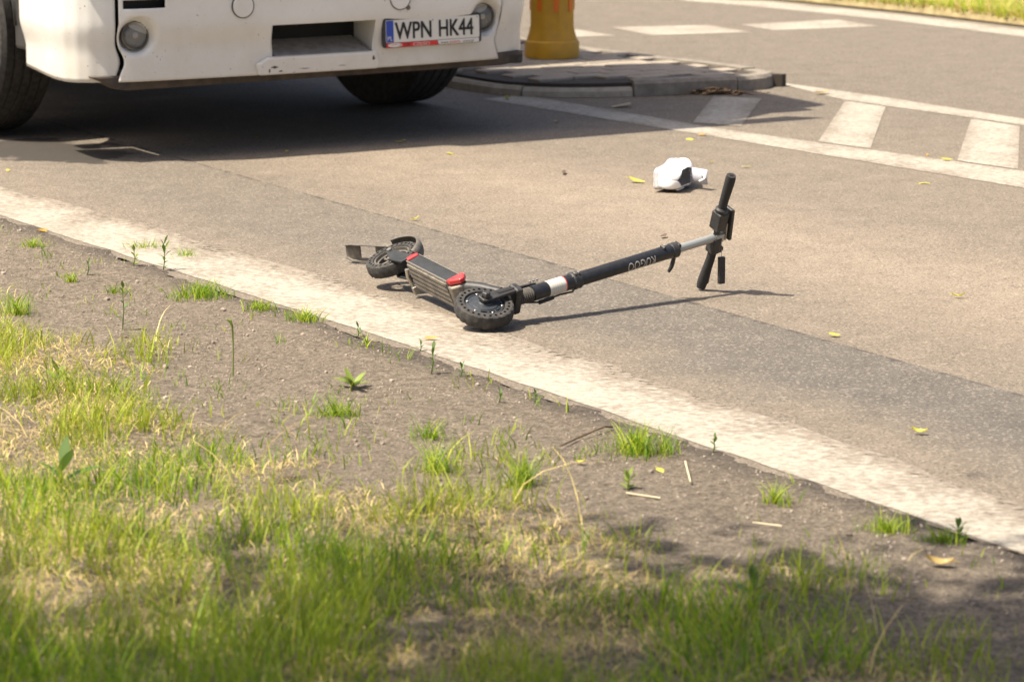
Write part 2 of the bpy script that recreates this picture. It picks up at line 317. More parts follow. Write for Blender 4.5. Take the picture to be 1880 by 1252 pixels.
def extend(P, k): return np.vstack([P, P[-1] + nz(P[-1] - P[-2]) * k])
strip('lane_line', extend(pxl([(888, 183), (1310, 252), (1880, 346)], 60), 8), extend(pxl([(960, 175), (1327, 238), (1507, 263), (1760, 298), (1880, 315)], 60), 8))
strip('lane_line', extend(pxl([(1431, 152), (1617, 178), (1880, 219)], 40), 8), extend(pxl([(1441, 157), (1546, 184), (1781, 217), (1880, 231)], 40), 8))
for A, B in (([(1310, 178), (1272, 226)], [(1398, 182), (1360, 233)]), ([(1552, 186), (1502, 261)], [(1626, 197), (1598, 274)]), ([(1783, 219), (1757, 296)], [(1872, 233), (1869, 312)])):
    strip('hatch_bar', pxl(A, 12), pxl(B, 12), z=.0026)
for A, B in (([(1010, 52), (1000, 70)], [(1060, 55), (1133, 67)]), ([(1119, 51), (1197, 66)], [(1300, 47), (1379, 60)]), ([(1358, 46), (1421, 57)], [(1538, 37), (1613, 49)])):
    strip('crossing_bar', pxl(A, 10), pxl(B, 10))
fu = extend(extend(pxl([(1276, -1), (1407, 3), (1655, 28), (1880, 55)], 40)[::-1], 14)[::-1], 20); fl = extend(extend(pxl([(1255, 2), (1468, 21), (1655, 41), (1880, 69)], 40)[::-1], 14)[::-1], 20)
strip('far_edge_line', fu, fl)
back = nz(V(.55, .84)); fv = fu + back * .12                                  # far verge begins just behind the far line
P = []; K = 26
for p_ in fv:
    for k in range(K):
        q = p_ + back * (k / (K - 1)) ** 2 * 18; P.append((q[0], q[1], .012 + .03 * (k > 0) + .05 * float(vnoise(np.array(q[0] * 1.3), np.array(q[1] * 1.3))) * (k > 0)))
me = bpy.data.meshes.new('far_verge'); me.from_pydata(P, [], [(i * K + j, (i + 1) * K + j, (i + 1) * K + j + 1, i * K + j + 1) for i in range(len(fv) - 1) for j in range(K - 1)])
tag(link_mesh('far_verge', me, mat('dry_turf', (.20, .16, .075), .95, var=(.34, .27, .14), scale=9, bump=.6, bscale=40)), kind='structure')

# ------------------------------------------------------------------ traffic island
IH = .085
near = [ground(*q) for q in [(1429, 157), (1412, 164), (1385, 168), (1300, 172), (1240, 175), (1180, 178), (1060, 181), (960, 179), (880, 172)]]
near += [near[-1] + V(-.52, .855, 0) * k for k in (1.2, 3, 6, 10)]
far_ = [ground(*q, IH) * V(1, 1, 0) for q in [(1421, 131), (1396, 123), (1290, 110), (1180, 97), (1065, 82)]]; far_ += [far_[-1] + nz(far_[-1] - far_[-2]) * k for k in (2, 5, 9)]
ring = [p[:2] for p in near[::-1]] + [p[:2] for p in far_]
for _ in range(2): ring = [q for i in range(len(ring)) for q in (ring[i] * .75 + ring[(i + 1) % len(ring)] * .25, ring[i] * .25 + ring[(i + 1) % len(ring)] * .75)]
ra = np.array(ring); rt = np.roll(ra, -1, 0) - np.roll(ra, 1, 0); rt /= np.linalg.norm(rt, axis=1, keepdims=True); area = np.sum(ra[:, 0] * np.roll(ra[:, 1], -1) - np.roll(ra[:, 0], -1) * ra[:, 1])
slab = ra + np.c_[-rt[:, 1], rt[:, 0]] * (.06 if area > 0 else -.06)
isl = MB().prism([tuple(p) for p in slab], V(0, 0, .001), V(1, 0, 0), V(0, 1, 0), V(0, 0, 1), IH - .016).build('traffic_island', M['joint']); tag(isl, kind='structure')
def inside(p, poly):
    r = False; n = len(poly)
    for i in range(n):
        a_, b_ = poly[i], poly[(i + 1) % n]
        if (a_[1] > p[1]) != (b_[1] > p[1]) and p[0] < (b_[0] - a_[0]) * (p[1] - a_[1]) / (b_[1] - a_[1]) + a_[0]: r = not r
    return r
path = np.array(ring[6:-12]); dd = np.r_[0, np.cumsum(np.linalg.norm(np.diff(path, axis=0), axis=1))]
cuts = list(np.arange(0, dd[-1], .62)) + [dd[-1]]
at_d = lambda w: np.array([np.interp(w, dd, path[:, 0]), np.interp(w, dd, path[:, 1])])
cen = np.mean(path, axis=0); KW = .11
def offs(w):
    tg = nz(at_d(min(w + .06, dd[-1])) - at_d(max(w - .06, 0))); return V(-tg[1], tg[0])
sgn = 1 if sum(inside(at_d(w) + offs(w) * .1, ring) for w in np.linspace(.5, dd[-1] - .5, 31)) > 15 else -1
for k in range(len(cuts) - 1):
    w0, w1 = cuts[k] + .005, cuts[k + 1] - .005; mb = MB(); prof = []
    chip = np.linalg.norm((at_d((w0 + w1) / 2) - ground(968, 176)[:2])) < .32
    top = IH + random.uniform(-.006, .006) - (.03 if chip else 0)
    for w in np.linspace(w0, w1, 4):
        o_ = at_d(w); i_ = o_ + offs(w) * sgn * KW
        prof.append([V(*o_, .002), V(*(o_ + offs(w) * sgn * .006), top - .018), V(*(o_ + offs(w) * sgn * .024), top), V(*i_, top), V(*i_, .002)])
    mb.grid(prof); n_ = len(mb.v); mb.f += [tuple(range(5)), tuple(range(15, 20))]
    mb.build('kerb_stone', M['kerbpale'] if chip else M['kerb'], isl)
blk = MB().box((0, 0, 0), (.230, .110, .03)).build('paving_block', M['paver'], isl, bevel=.006); bme = blk.data; first = True; cnt = 0
ax1 = nz(V(.80, .60)); ax2 = V(-ax1[1], ax1[0]); c0 = ground(1100, 140)[:2]
cand = []
for i in range(-30, 30):
    for j in range(-40, 40):
        q = c0 + ax1 * (.242 * (i + .5 * (j % 2))) + ax2 * .122 * j
        if all(inside(q + ax1 * dx + ax2 * dy, ring) for dx in (-.17, .17) for dy in (-.13, .13)) and min(np.linalg.norm(path - q, axis=1)) > .1:
            dm = min(np.linalg.norm(at_d(w) - q) for w in np.linspace(0, dd[-1], 90))
            if dm > KW + .085: cand.append((q[1], q))
cand.sort(key=lambda c: c[0])
for _, q in cand[:295]:
    o = blk if first else blk.copy()
    if not first: col.objects.link(o); o.parent = isl
    first = False
    o.location = (q[0], q[1], IH - .014 + random.uniform(-.003, .002)); o.rotation_euler = (random.uniform(-.012, .012), random.uniform(-.012, .012), math.atan2(ax1[1], ax1[0]))
if len(cand) > 295:
    mb = MB()
    for _, q in cand[295:]: mb.box((q[0], q[1], IH - .014), (.236, .116, .03), [V(*ax1, 0), V(*ax2, 0), V(0, 0, 1)])
    tag(mb.build('paving_blocks_beyond', M['paver'], isl), kind='stuff')
# yellow bollard
bp = ground(1014, 110, IH) + V(0, .15, 0); bo = empty('bollard', bp); tag(bo, 'yellow plastic traffic bollard with orange strips standing on the island', 'bollard')
mb = MB(); n = 8
prof = [(.158, 0), (.158, .085), (.150, .10), (.132, .155), (.129, .17), (.125, 1.05), (.10, 1.09), (0, 1.09)]
mb = MB(); mb.lathe([(r * 1.0, z) for r, z in prof[:3]], (0, 0, 0), (0, 0, 1), 32); mb.build('base', M['yellow'], bo, True, bevel=.004)
mb = MB(); vs_ = []; nn = 48
pr = [(.151, .0995), (.136, .145), (.128, .18), (.127, .45), (.124, 1.05), (.10, 1.09), (.001, 1.092)]
for r, z in pr:
    for j in range(nn):
        w = 2 * math.pi * j / nn + .2; k = 1 / math.cos(((w + math.pi / 8) % (math.pi / 4)) - math.pi / 8); k = 1 + (k - 1) * (0 if z < .11 else 1) ; vs_.append(V(math.cos(w), math.sin(w), 0) * r * k * .97 + V(0, 0, z))
mb.add(vs_, [(i * nn + j, i * nn + (j + 1) % nn, (i + 1) * nn + (j + 1) % nn, (i + 1) * nn + j) for i in range(len(pr) - 1) for j in range(nn)]); mb.build('post', M['yellow'], bo, True, auto=20)
for k in range(8):
    w = .2 + math.pi / 4 * k + math.pi / 8; e = V(math.cos(w - math.pi / 8 + math.pi / 8), math.sin(w), 0); e = V(math.cos(w - math.pi / 8), math.sin(w - math.pi / 8), 0); tx = V(-e[1], e[0], 0)
    MB().box(e * .1255 + V(0, 0, .55), (.036, .56, .006), [tx, V(0, 0, 1), e]).build('reflector_strip', M['orange'], bo)

# ------------------------------------------------------------------ truck (local: x across, y to the rear, z up; front face at y = 0)
TR = empty('truck', (-.88, 14.235, 0), math.radians(30.5)); tag(TR, 'white truck with dented bumper stopped beside the island, showing its plate', 'truck')
def front(u, z):                                       # bumper front surface
    y = .055 * u * u + .028 * smooth((.635 - z) / .14) - .0 * z
    for fu_ in (-.91, .91):
        r = np.hypot(u - fu_, (z - .578) * 1.0); y = y + .055 * smooth((.098 - r) / .035)
    y = y + .012 * smooth((abs(u) - .93) / .07)
    return y
def seam(z): return 1.0 - .03 * np.exp(-((z - .46) / .06) ** 2)
zl = np.unique(np.round(np.r_[np.linspace(.37, .96, 54), .44, .60, .702, .742, .765, .80], 4)); zl = np.array([z for i, z in enumerate(zl) if i == 0 or z - zl[i - 1] > .002])
ul = np.unique(np.round(np.r_[np.linspace(-1, 1, 171), -.26, .28, -.98, -.785, .785, .98], 4))
def in_rect(u, z, r): return r[0] < u < r[1] and r[2] < z < r[3]
holes = [(-.26, .28, .44, .60), (-.98, -.785, .702, .742), (-.98, -.785, .765, .80), (.785, .98, .702, .742), (.785, .98, .765, .80)]
mb = MB(); vs_ = []; nzl = len(zl)
for u in ul:
    for z in zl: vs_.append(V(u * seam(z), front(u * seam(z), z), z))
fs_ = [(i * nzl + j, (i + 1) * nzl + j, (i + 1) * nzl + j + 1, i * nzl + j + 1) for i in range(len(ul) - 1) for j in range(nzl - 1)
       if not any(in_rect((ul[i] + ul[i + 1]) / 2, (zl[j] + zl[j + 1]) / 2, h_) for h_ in holes)]
mb.add(vs_, fs_); bump_ = mb.build('bumper', M['tpaint'], TR, True, solid=.008); bump_['label'] = 'scuffed white front bumper'
for s in (-1, 1):                                      # corner pieces wrapping round to the wheel arch
    pl = [(1.012, .082), (1.06, .092), (1.12, .118), (1.17, .155), (1.21, .21), (1.235, .28), (1.247, .36), (1.25, .46), (1.25, .56), (1.247, .64)]
    fine = []
    for i in range(len(pl) - 1):
        for w in np.linspace(0, 1, 5)[:-1]: fine.append((pl[i][0] * (1 - w) + pl[i + 1][0] * w, pl[i][1] * (1 - w) + pl[i + 1][1] * w))
    fine.append(pl[-1]); rows = []
    for k, (x, y) in enumerate(fine):
        a_ = k / (len(fine) - 1); zb = .37 + .035 * smooth((a_ - .35) / .65); row = []
        for w in np.linspace(0, 1, 30):
            z = zb + (.96 - zb) * w; ins = .028 * smooth((.635 - z) / .14); d_ = nz(V(-(x - .9) * .9, .45 - y + .3 * (y < .3)))
            xs = x - (1 - seam(z)) * (1 - smooth(a_ / .25)); row.append(V(s * (xs - ins * a_), y + ins * (1 - a_), z))
        rows.append(row)
    MB().grid(rows).build('bumper_corner', M['tpaint'], TR, True, solid=.008)
# step recess with tread plate and lip
mb = MB(); x0, x1, z0, z1, dp = -.26, .28, .44, .60, .24
yf = .03
mb.add([(x0, yf, z0), (x1, yf, z0), (x1, dp, z0), (x0, dp, z0), (x0, yf - .02, z1), (x1, yf - .02, z1), (x1, dp, z1), (x0, dp, z1)], [(0, 3, 7, 4), (1, 2, 6, 5), (4, 5, 6, 7), (0, 1, 2, 3)]); mb.build('step_recess', M['tpaint'], TR)
MB().box(((x0 + x1) / 2 - .03, dp - .012, .545), (.47, .02, .11)).build('recess_grille', M['black'], TR)
MB().box((.01, .125, .478), (.50, .20, .012), [V(1, 0, 0), nz(V(0, 1, .30)), nz(V(0, -.30, 1))]).build('step_tread', M['tread'], TR, bevel=.003)
MB().prism([(-.33, .37), (.29, .37), (.30, .40), (.28, .452), (-.28, .452), (-.34, .42)], V(0, .045, 0), V(1, 0, 0), V(0, 0, 1), V(0, -1, 0), .042).build('step_lip', M['tpaint'], TR, bevel=.008)
for s in (-1, 1):
    for zc in (.722, .7825): MB().box((s * .8825, .12, zc), (.215, .08, .05)).build('air_slot', M['black'], TR)
    cx = s * .41; mb = MB().lathe([(0, -.004), (.05, -.004), (.052, -.001), (.052, .012)], (cx, front(cx, .695) - .008, .695), (0, 1, 0), 40); mb.build('tow_cover', M['tpaint'], TR, True)
    MB().lathe([(.0525, 0), (.0555, 0), (.0555, .01), (.0525, .01)], (cx, front(cx, .695) - .0095, .695), (0, 1, 0), 40, True).build('tow_cover_gap', M['black'], TR)
    MB().lathe([(0, -.003), (.011, -.002), (.012, .008)], (cx + .045, front(cx, .645) - .003, .648), (0, 1, 0), 16).build('tow_cover_catch', M['worn'], TR)
    fx = s * .91; yl = front(.91, .578); lp = MB().lathe([(0, .03), (.02, .028), (.045, .018), (.058, 0), (.062, -.006), (.066, -.006), (.066, .02)], (fx, yl - .010, .578), (0, 1, 0), 40).build('fog_lamp', M['chrome'], TR, True)
    MB().lathe([(.058, .0), (.050, -.012), (.03, -.020), (0, -.023)], (fx, yl - .010, .578), (0, 1, 0), 40).build('lamp_lens', M['lens'], lp, True)
    MB().lathe([(.0665, .02), (.0665, -.009), (.059, -.009), (.059, .0)], (fx, yl - .010, .578), (0, 1, 0), 40).build('lamp_bezel', M['worn'], lp, True)
    MB().lathe([(0, -.013), (.012, -.010), (.014, .02)], (fx, yl - .004, .578), (0, 1, 0), 20).build('lamp_bulb', M['steel'], lp, True)
for (sx, sz, sw_, sh_) in ((-.25, .405, .05, .018), (-.22, .385, .03, .010), (-.10, .392, .07, .006), (.10, .395, .05, .005), (.265, .42, .022, .03), (-.28, .39, .012, .03)):
    MB().prism([(sw_ * .5 * math.cos(a) * random.uniform(.35, 1), sh_ * .5 * math.sin(a) * random.uniform(.3, 1)) for a in np.linspace(0, 6.28, 15)[:-1]], V(sx, .0035, sz), V(1, 0, 0), V(0, 0, 1), V(0, -1, 0), .0012).build('scuff_mark', M['chassis'], TR)
# licence plate
pu = .595; py = front(pu, .535) - .010; ang = math.atan(.11 * pu); ex = V(math.cos(ang), math.sin(ang), 0); ey = V(-math.sin(ang), math.cos(ang), 0); ez = nz(V(0, .04, 1))
pc = V(pu, py - .012, .533); PW, PH = .555, .142
def rrect(w, h_, r, n=5): return [(sx * (w / 2 - r) + r * math.cos(a), sy * (h_ / 2 - r) + r * math.sin(a)) for sx, sy, a0 in ((1, 1, 0), (-1, 1, 90), (-1, -1, 180), (1, -1, 270)) for a in np.radians(np.linspace(a0, a0 + 90, n))]
fr = MB().prism(rrect(PW, PH, .014), pc, ex, ez, ey, .018).build('plate_frame', M['dark'], TR, bevel=.002)
MB().prism(rrect(PW - .026, PH - .036, .006), pc - ey * .0015 + ez * .007, ex, ez, ey, .002).build('plate', M['plate'], fr)
def flat(name, poly, mt, lift, par=fr): return MB().add([pc + ex * a + ez * b - ey * lift for a, b in poly], [tuple(range(len(poly)))]).build(name, mt, par)
flat('blue_band', [(-.263, -.044), (-.222, -.044), (-.222, .058), (-.263, .058)], M['pblue'], .0022)
flat('red_strip', [(-.262, -.069), (.03, -.069), (.022, -.048), (-.262, -.048)], M['pred'], .0012); flat('white_strip', [(.032, -.069), (.262, -.069), (.262, -.048), (.024, -.048)], M['plate'], .0012)
flat('logo_oval', [(-.215 + .04 * math.cos(a), -.0585 + .0095 * math.sin(a)) for a in np.linspace(0, 2 * math.pi, 24, endpoint=False)], M['plate'], .002)
def plate_text(s, x, y, size, mt, sx=1., lift=.0026, slant=0, name='lettering'):
    v, fc = text_geo(s, size); mb = MB(); mb.add([pc + ex * (x + (p[0] + slant * p[1]) * sx) + ez * (y + p[1]) - ey * lift for p in v], fc); return mb.build(name, mt, fr)
def plate_bold(s, x, y, size, sx):
    v, fc = text_geo(s, size); mb = MB()
    for dx in (-.002, 0, .002):
        for dz in (-.0015, .0015): mb.add([pc + ex * (x + p[0] * sx + dx) + ez * (y + p[1] + dz) - ey * (.0026 + dx * .05 + dz * .03) for p in v], fc)
    return mb.build('lettering', M['ink'], fr)
plate_bold('WPN', -.213, -.030, .112, .80); plate_bold('HK44', .028, -.030, .112, .76)
plate_text('PL', -.258, -.036, .030, M['plate']); plate_text('TIR', -.168, -.0665, .0215, M['ink'], 1.3, .0022); plate_text('CZĘŚCI', -.116, -.0665, .0215, M['plate'], 1.25, .0022, .15)
plate_text('www.', .042, -.0655, .018, M['ink'], 1.1, .0022); plate_text('autos', .092, -.0655, .021, M['pred'], 1.35, .0022); plate_text('.com.pl', .165, -.0655, .018, M['ink'], 1.25, .0022)
flat('logo_mark', [(-.240, -.060), (-.226, -.0545), (-.205, -.0545), (-.196, -.0575), (-.206, -.0565), (-.224, -.0565)], M['pred'], .0028); flat('logo_swoosh', [(-.200, -.065), (-.186, -.0615), (-.181, -.0575), (-.188, -.054), (-.185, -.058), (-.190, -.0615)], M['ink'], .0028)
for a, b in ((.0, .050), (.252, .052)): flat('rivet', [(a + .003 * math.cos(w), b + .003 * math.sin(w)) for w in np.linspace(0, 6.28, 8, endpoint=False)], M['ink'], .0024)
# underrun beam, chassis, cab, box
mb = MB().prism([(-1.13, .40), (-1.0, .335), (-.95, .328), (1.02, .335), (1.12, .345), (1.15, .40)], V(0, .10, 0), V(1, 0, 0), V(0, 0, 1), V(0, 1, 0), .10); mb.build('underrun_beam', M['chassis'], TR, bevel=.01)
MB().box((1.10, .20, .365), (.09, .2, .05)).build('beam_end', M['dark'], TR, bevel=.01)
for s in (-1, 1): MB().box((s * .42, 4.2, .82), (.09, 7.9, .24)).build('frame_rail', M['chassis'], TR)
MB().box((0, 1.3, .70), (1.3, 1.9, .62)).build('engine', M['chassis'], TR, bevel=.05); MB().tube([(-1.0, 1.38, .5), (1.0, 1.38, .5)], .07, 12).build('front_axle', M['chassis'], TR)  # engine box reaches low to cut light under the truck
MB().box((0, .26, .66), (2.1, .06, .50)).build('bumper_carrier', M['black'], TR)
MB().box((0, .95, 1.0), (2.3, 1.5, .12)).build('floor_light_block', M['chassis'], TR); MB().box((0, 4.6, .72), (1.5, 4.6, .5)).build('belly_light_block', M['chassis'], TR, bevel=.05)  # floor and belly boxes added to keep light out from under the truck
for s in (-1, 1):
    MB().box((s * 1.10, .74, .72), (.22, .16, .5)).build('arch_light_block', M['dark'], TR, bevel=.02); MB().box((s * 1.06, 2.35, .72), (.34, .62, .72)).build('step_light_block', M['dark'], TR, bevel=.03); MB().lathe([(.0, 0), (.30, 0), (.31, .02), (.31, 2.1), (.30, 2.12), (0, 2.12)], (s * .92, 2.95, .66), (0, 1, 0), 28).build('tank_light_block', M['silver'], TR, True)  # shapes added along both sides to stop light leaking under the truck
cabp = [(.06, .965), (.03, 1.45), (.16, 2.2), (.42, 2.95), (.55, 3.55), (2.05, 3.66), (2.10, .98), (1.95, .98), (1.9, 1.12), (.86, 1.12), (.70, .965)]
cb = MB(); secs = []
for x, ins in ((-1.235, .05), (-1.2, .012), (-1.1, 0), (1.1, 0), (1.2, .012), (1.235, .05)): secs.append([V(x, y + (ins if k < 5 else 0), z) for k, (y, z) in enumerate(cabp)] + [V(x, cabp[0][0] + ins, cabp[0][1])])
cb.grid(secs); k_ = len(cabp) + 1; cb.f += [tuple(range(k_ - 1)), tuple(5 * k_ + j for j in range(k_ - 1))]; cab = cb.build('cab', M['tpaint'], TR, True)
MB().add([(-1.08, .155, 2.12), (1.08, .155, 2.12), (1.02, .395, 2.92), (-1.02, .395, 2.92)], [(0, 1, 2, 3)]).build('windscreen', M['glass'], cab, solid=.01)
for k in range(5): MB().box((0, .028, 1.1 + k * .075), (1.5, .04, .045)).build('grille_slat', M['dark'], cab, bevel=.008)
for s in (-1, 1):
    MB().box((s * .98, .075, 1.06), (.34, .06, .15)).build('headlight', M['lens'], cab, bevel=.02)
    MB().box((s * 1.237, 1.15, 2.45), (.012, .85, .7)).build('side_window', M['glass'], cab, bevel=.004)
    MB().tube([(s * 1.2, .45, 2.75), (s * 1.42, .36, 2.72), (s * 1.42, .36, 2.0), (s * 1.2, .5, 1.98)], .016, 8).build('mirror_arm', M['dark'], TR)
    MB().box((s * 1.44, .38, 2.36), (.22, .10, .5)).build('mirror', M['dark'], TR, bevel=.03)
    wa = [(1.38 + .60 * math.cos(a), .52 + .60 * math.sin(a)) for a in np.linspace(.25, math.pi - .1, 14)]
    MB().grid([[V(s * .82, y, z), V(s * 1.22, y, z)] for y, z in wa]).build('mudguard', M['dark'], TR, True, solid=.01)
MB().box((0, .17, 3.13), (2.1, .03, .26), [V(1, 0, 0), nz(V(0, 1, .5)), nz(V(0, -.5, 1))]).build('sun_visor', M['dark'], cab, bevel=.01)
MB().box((0, 5.6, 2.28), (2.5, 6.6, 2.45)).build('cargo_box', M['tpaint'], TR, bevel=.03)
def wheel_truck(x, y, s, st_=0.):
    c = V(x, y, .505); ax_ = nz(V(s, s * st_, 0)); pr = [(.285, -.13), (.33, -.145), (.40, -.158), (.45, -.155), (.485, -.145), (.500, -.125)]
    rb = []
    for hx in (-.125, -.085, -.08, -.075, -.03, -.025, -.02, .02, .025, .03, .075, .08, .085, .125): rb.append((.488 if abs(abs(hx) - .08) < .001 or abs(abs(hx) - .025) < .001 else .503, hx))
    pr = pr[:-1] + rb + [(.485, .145), (.45, .155), (.40, .158), (.33, .145), (.285, .13)]
    w = MB().lathe(pr, c, ax_, 72, True).build('wheel', M['rubber'], TR, True, auto=30)
    MB().lathe([(.29, .135), (.30, .145), (.285, .14), (.275, .10), (.25, .05), (.20, .045), (.17, .06), (.15, .10), (.12, .12), (0, .125)], c, ax_, 48).build('rim', M['worn'], w, True)
    for k in range(8):
        a = k * math.pi / 4; MB().lathe([(0, .062), (.028, .0615), (.028, .05)], c + (math.cos(a) * nz(V(-s * st_, s, 0)) + math.sin(a) * V(0, 0, 1)) * .225, ax_, 14).build('rim_hole', M['black'], w)
for s in (-1, 1):
    wheel_truck(s * 1.15, 1.47, s, .16); wheel_truck(s * .98, 6.9, s)

# ------------------------------------------------------------------ scooter
FW = V(-.092, 9.908, .068); RW = V(-.420, 10.660, .099); BB = V(.68, 10.606, .012); BD = nz(V(.15, -.38, .9)); BL = .465
HD = BB + BD * BL * .45
AX = nz(HD - FW); NF = V(.13, -.35, .92); NF = nz(NF - AX * (NF @ AX)); QF = np.cross(NF, AX)
DC = V(-.222, 10.1057, .119); DD = V(-.4139, .9094, .0399); DN = V(-.3483, -.1987, .9161); DT = V(.8410, .3653, .3990); DLn, DTh, DW = .352, .056, .100
SC = empty('kick_scooter', (FW[0], FW[1], 0)); off = V(FW[0], FW[1], 0); tag(SC, 'black electric kick scooter lying on its side on the road beside the edge line', 'scooter')
def tyre(c, n):
    mb = MB(off); c = np.asarray(c); A = nz(n); a = V(1, 0, 0); X = nz(a - A * (a @ A)); Y = np.cross(A, X); NS = 120
    rows = [(-.0235, .0905), (-.021, .0965), (-.012, .0995), (-.002, .100), (.002, .100), (.012, .0995), (.021, .0965), (.0235, .0905)]; vs_ = []
    for i, (hh, r) in enumerate(rows):
        for j in range(NS):
            w = 2 * math.pi * j / NS; g_ = ((j + (abs(i - 3.5) * 1.1)) % 6) < 2.0 and i not in (3, 4); vs_.append(c + A * hh + (r - (.0030 if g_ else 0)) * (math.cos(w) * X + math.sin(w) * Y))
    mb.add(vs_, [(i * NS + j, i * NS + (j + 1) % NS, (i + 1) * NS + (j + 1) % NS, (i + 1) * NS + j) for i in range(len(rows) - 1) for j in range(NS)])
    for sd_ in (-1, 1):                                  # side walls with a ring of round holes
        NH = 26; r0, r1, rm, rh = .0700, .0905, .0808, .0052
        hh = .0235 * sd_
        for k in range(NH):
            w0 = 2 * math.pi * k / NH; dw = 2 * math.pi / NH; P = []
            for fa, rr in ((0, r0), (.5, r0), (1, r0), (1, rm), (1, r1), (.5, r1), (0, r1), (0, rm)): w = w0 + dw * fa; P.append(c + A * hh + rr * (math.cos(w) * X + math.sin(w) * Y))
            wc = w0 + dw / 2; er = math.cos(wc) * X + math.sin(wc) * Y; et = -math.sin(wc) * X + math.cos(wc) * Y; hc = c + A * hh + er * rm; H_ = []; Hd = []
            for k2, (a_, b_) in enumerate(((-1, -1), (0, -1), (1, -1), (1, 0), (1, 1), (0, 1), (-1, 1), (-1, 0))):
                q = nz(V(a_, b_)) * rh; pnt = hc + et * q[0] * 1.05 + er * q[1]; H_.append(pnt); Hd.append(pnt - A * sd_ * .018)
            mb.add(P + H_ + Hd, [(i, (i + 1) % 8, 8 + (i + 1) % 8, 8 + i) for i in range(8)] + [(8 + i, 8 + (i + 1) % 8, 16 + (i + 1) % 8, 16 + i) for i in range(8)] + [tuple(range(16, 24))])
        mb.lathe([(.0700, .0235 * sd_), (.068, .019 * sd_), (.066, 0)], c, A, 60) if False else None
    mb.lathe([(.0700, -.0235), (.0670, -.019), (.0665, 0), (.0670, .019), (.0700, .0235)], c, A, 60); mb.f = [f for f in mb.f if len(f) < 50]
    return mb
fw = tyre(FW, NF).build('front_wheel', M['rubber'], SC, True, auto=30)
hub = MB(off).lathe([(.0668, -.018), (.0668, .014), (.064, .018), (.058, .0195), (.0565, .0175), (.046, .0195), (.043, .023), (.024, .026), (.021, .029), (0, .029)], FW, NF, 60).build('hub_motor', M['motor'], fw, True, auto=25)
for k in range(6):
    a = k * math.pi / 3 + .35; e = math.cos(a) * AX + math.sin(a) * QF; MB(off).lathe([(.0042, .015), (.0042, .0205), (.003, .0215), (0, .0212)], FW + e * .058, NF, 10).build('hub_screw', M['steel'], fw, True)
for k in range(3):
    a = -2.3 + k * .55; e = math.cos(a) * AX + math.sin(a) * QF; e2 = nz(np.cross(NF, e)); MB(off).box(FW + e * .052 + NF * .0205, (.020, .006, .003), [e2, e, NF]).build('hub_slot', M['black'], fw)
for s in (1, -1):                                        # fork legs, one on each side of the wheel
    leg = MB(off); o_ = FW + NF * s * .040
    leg.prism([(-.020, -.014), (-.012, -.021), (.02, -.021), (.13, -.016), (.135, .016), (.02, .021), (-.012, .021), (-.020, .014)], o_ - NF * .006, AX, QF, NF, .012)
    lg = leg.build('fork_leg', M['dark'], SC, bevel=.003)
    MB(off).box(o_ + AX * .085 + NF * s * .0065, (.07, .010, .003), [AX, QF, NF]).build('leg_slot', M['black'], lg)
    MB(off).lathe([(.0165, 0), (.0165, .010), (.013, .017), (.010, .0185), (0, .0185)], o_ + NF * s * .006, NF * s, 6).build('axle_nut', M['dark'], lg)
cr = MB(off).box(FW + AX * .128, (.030, .05, .098), [AX, QF, NF]).build('fork_crown', M['dark'], SC, bevel=.008)
mb = MB(off); pts = []; rad = []
for i in range(29): pts.append(FW + AX * (.140 + .06 * i / 28)); rad.append(.0255 if i % 4 < 2 else .0215)
mb.tube(pts, rad, 24); mb.build('bellows', M['worn'], SC, True, auto=60)
lt = MB(off).tube([FW + AX * .198, FW + AX * .375], .0268, 32).build('lower_stem', M['tube'], SC, True)
MB(off).tube([FW + AX * .262, FW + AX * .335], .0273, 32, False).build('sticker', M['sticker'], lt, True)
for k in range(5): MB(off).tube([FW + AX * (.275 + k * .009), FW + AX * (.2775 + k * .009)], .0275, 32, False).build('sticker_print', M['print'], lt, True)
MB(off).tube([FW + AX * .331, FW + AX * .3345], .0276, 32, False).build('sticker_band', M['pred'], lt, True)
MB(off).tube([FW + AX * .368, FW + AX * .372, FW + AX * .384, FW + AX * .388, FW + AX * .400, FW + AX * .404], [.027, .031, .031, .028, .0305, .027], 28).build('stem_clamp', M['dark'], SC, True)
for k in range(2): MB(off).lathe([(.005, 0), (.005, .008), (0, .009)], FW + AX * (.376 + .016 * k) - QF * .005 + NF * .029, NF, 8).build('clamp_bolt', M['steel'], SC)
ms_ = MB(off).tube([FW + AX * .402, FW + AX * .405, FW + AX * .82], [.0235, .0245, .0245], 36).build('main_stem', M['tube'], SC, True)
# printed name wrapped round the lower half of the tube, reading upside down
v, fc = text_geo('KUGOO', .046, .005); wid = v[:, 0].max(); tm = MB(off); camv = nz(V(0, 0, CAM_H) - (FW + AX * .6)); cv = nz(camv - AX * (camv @ AX)); dn = np.cross(AX, cv); dn = dn if dn[2] < 0 else -dn
tris = []
for p in v:
    a_ = .728 - p[0] * (.125 / wid); w = -.05 + p[1] / .0248 * 1.0; tris.append(FW + AX * a_ + .0251 * (math.cos(w) * cv + math.sin(w) * dn))
tm.add(tris, fc); tm.build('lettering', M['print'], ms_)
clp = MB(off).tube([FW + AX * .812, FW + AX * .815, FW + AX * .838, FW + AX * .841], [.024, .0275, .0275, .020], 28).build('top_clamp', M['dark'], SC, True)
DV = dn
MB(off).lathe([(.009, -.012), (.009, .012)], FW + AX * .842 + NF * .018, QF, 12).build('clamp_nut', M['dark'], clp); MB(off).lathe([(.006, -.010), (.006, .010)], FW + AX * .775 + NF * .0265, QF, 10).build('clamp_hook', M['dark'], clp)
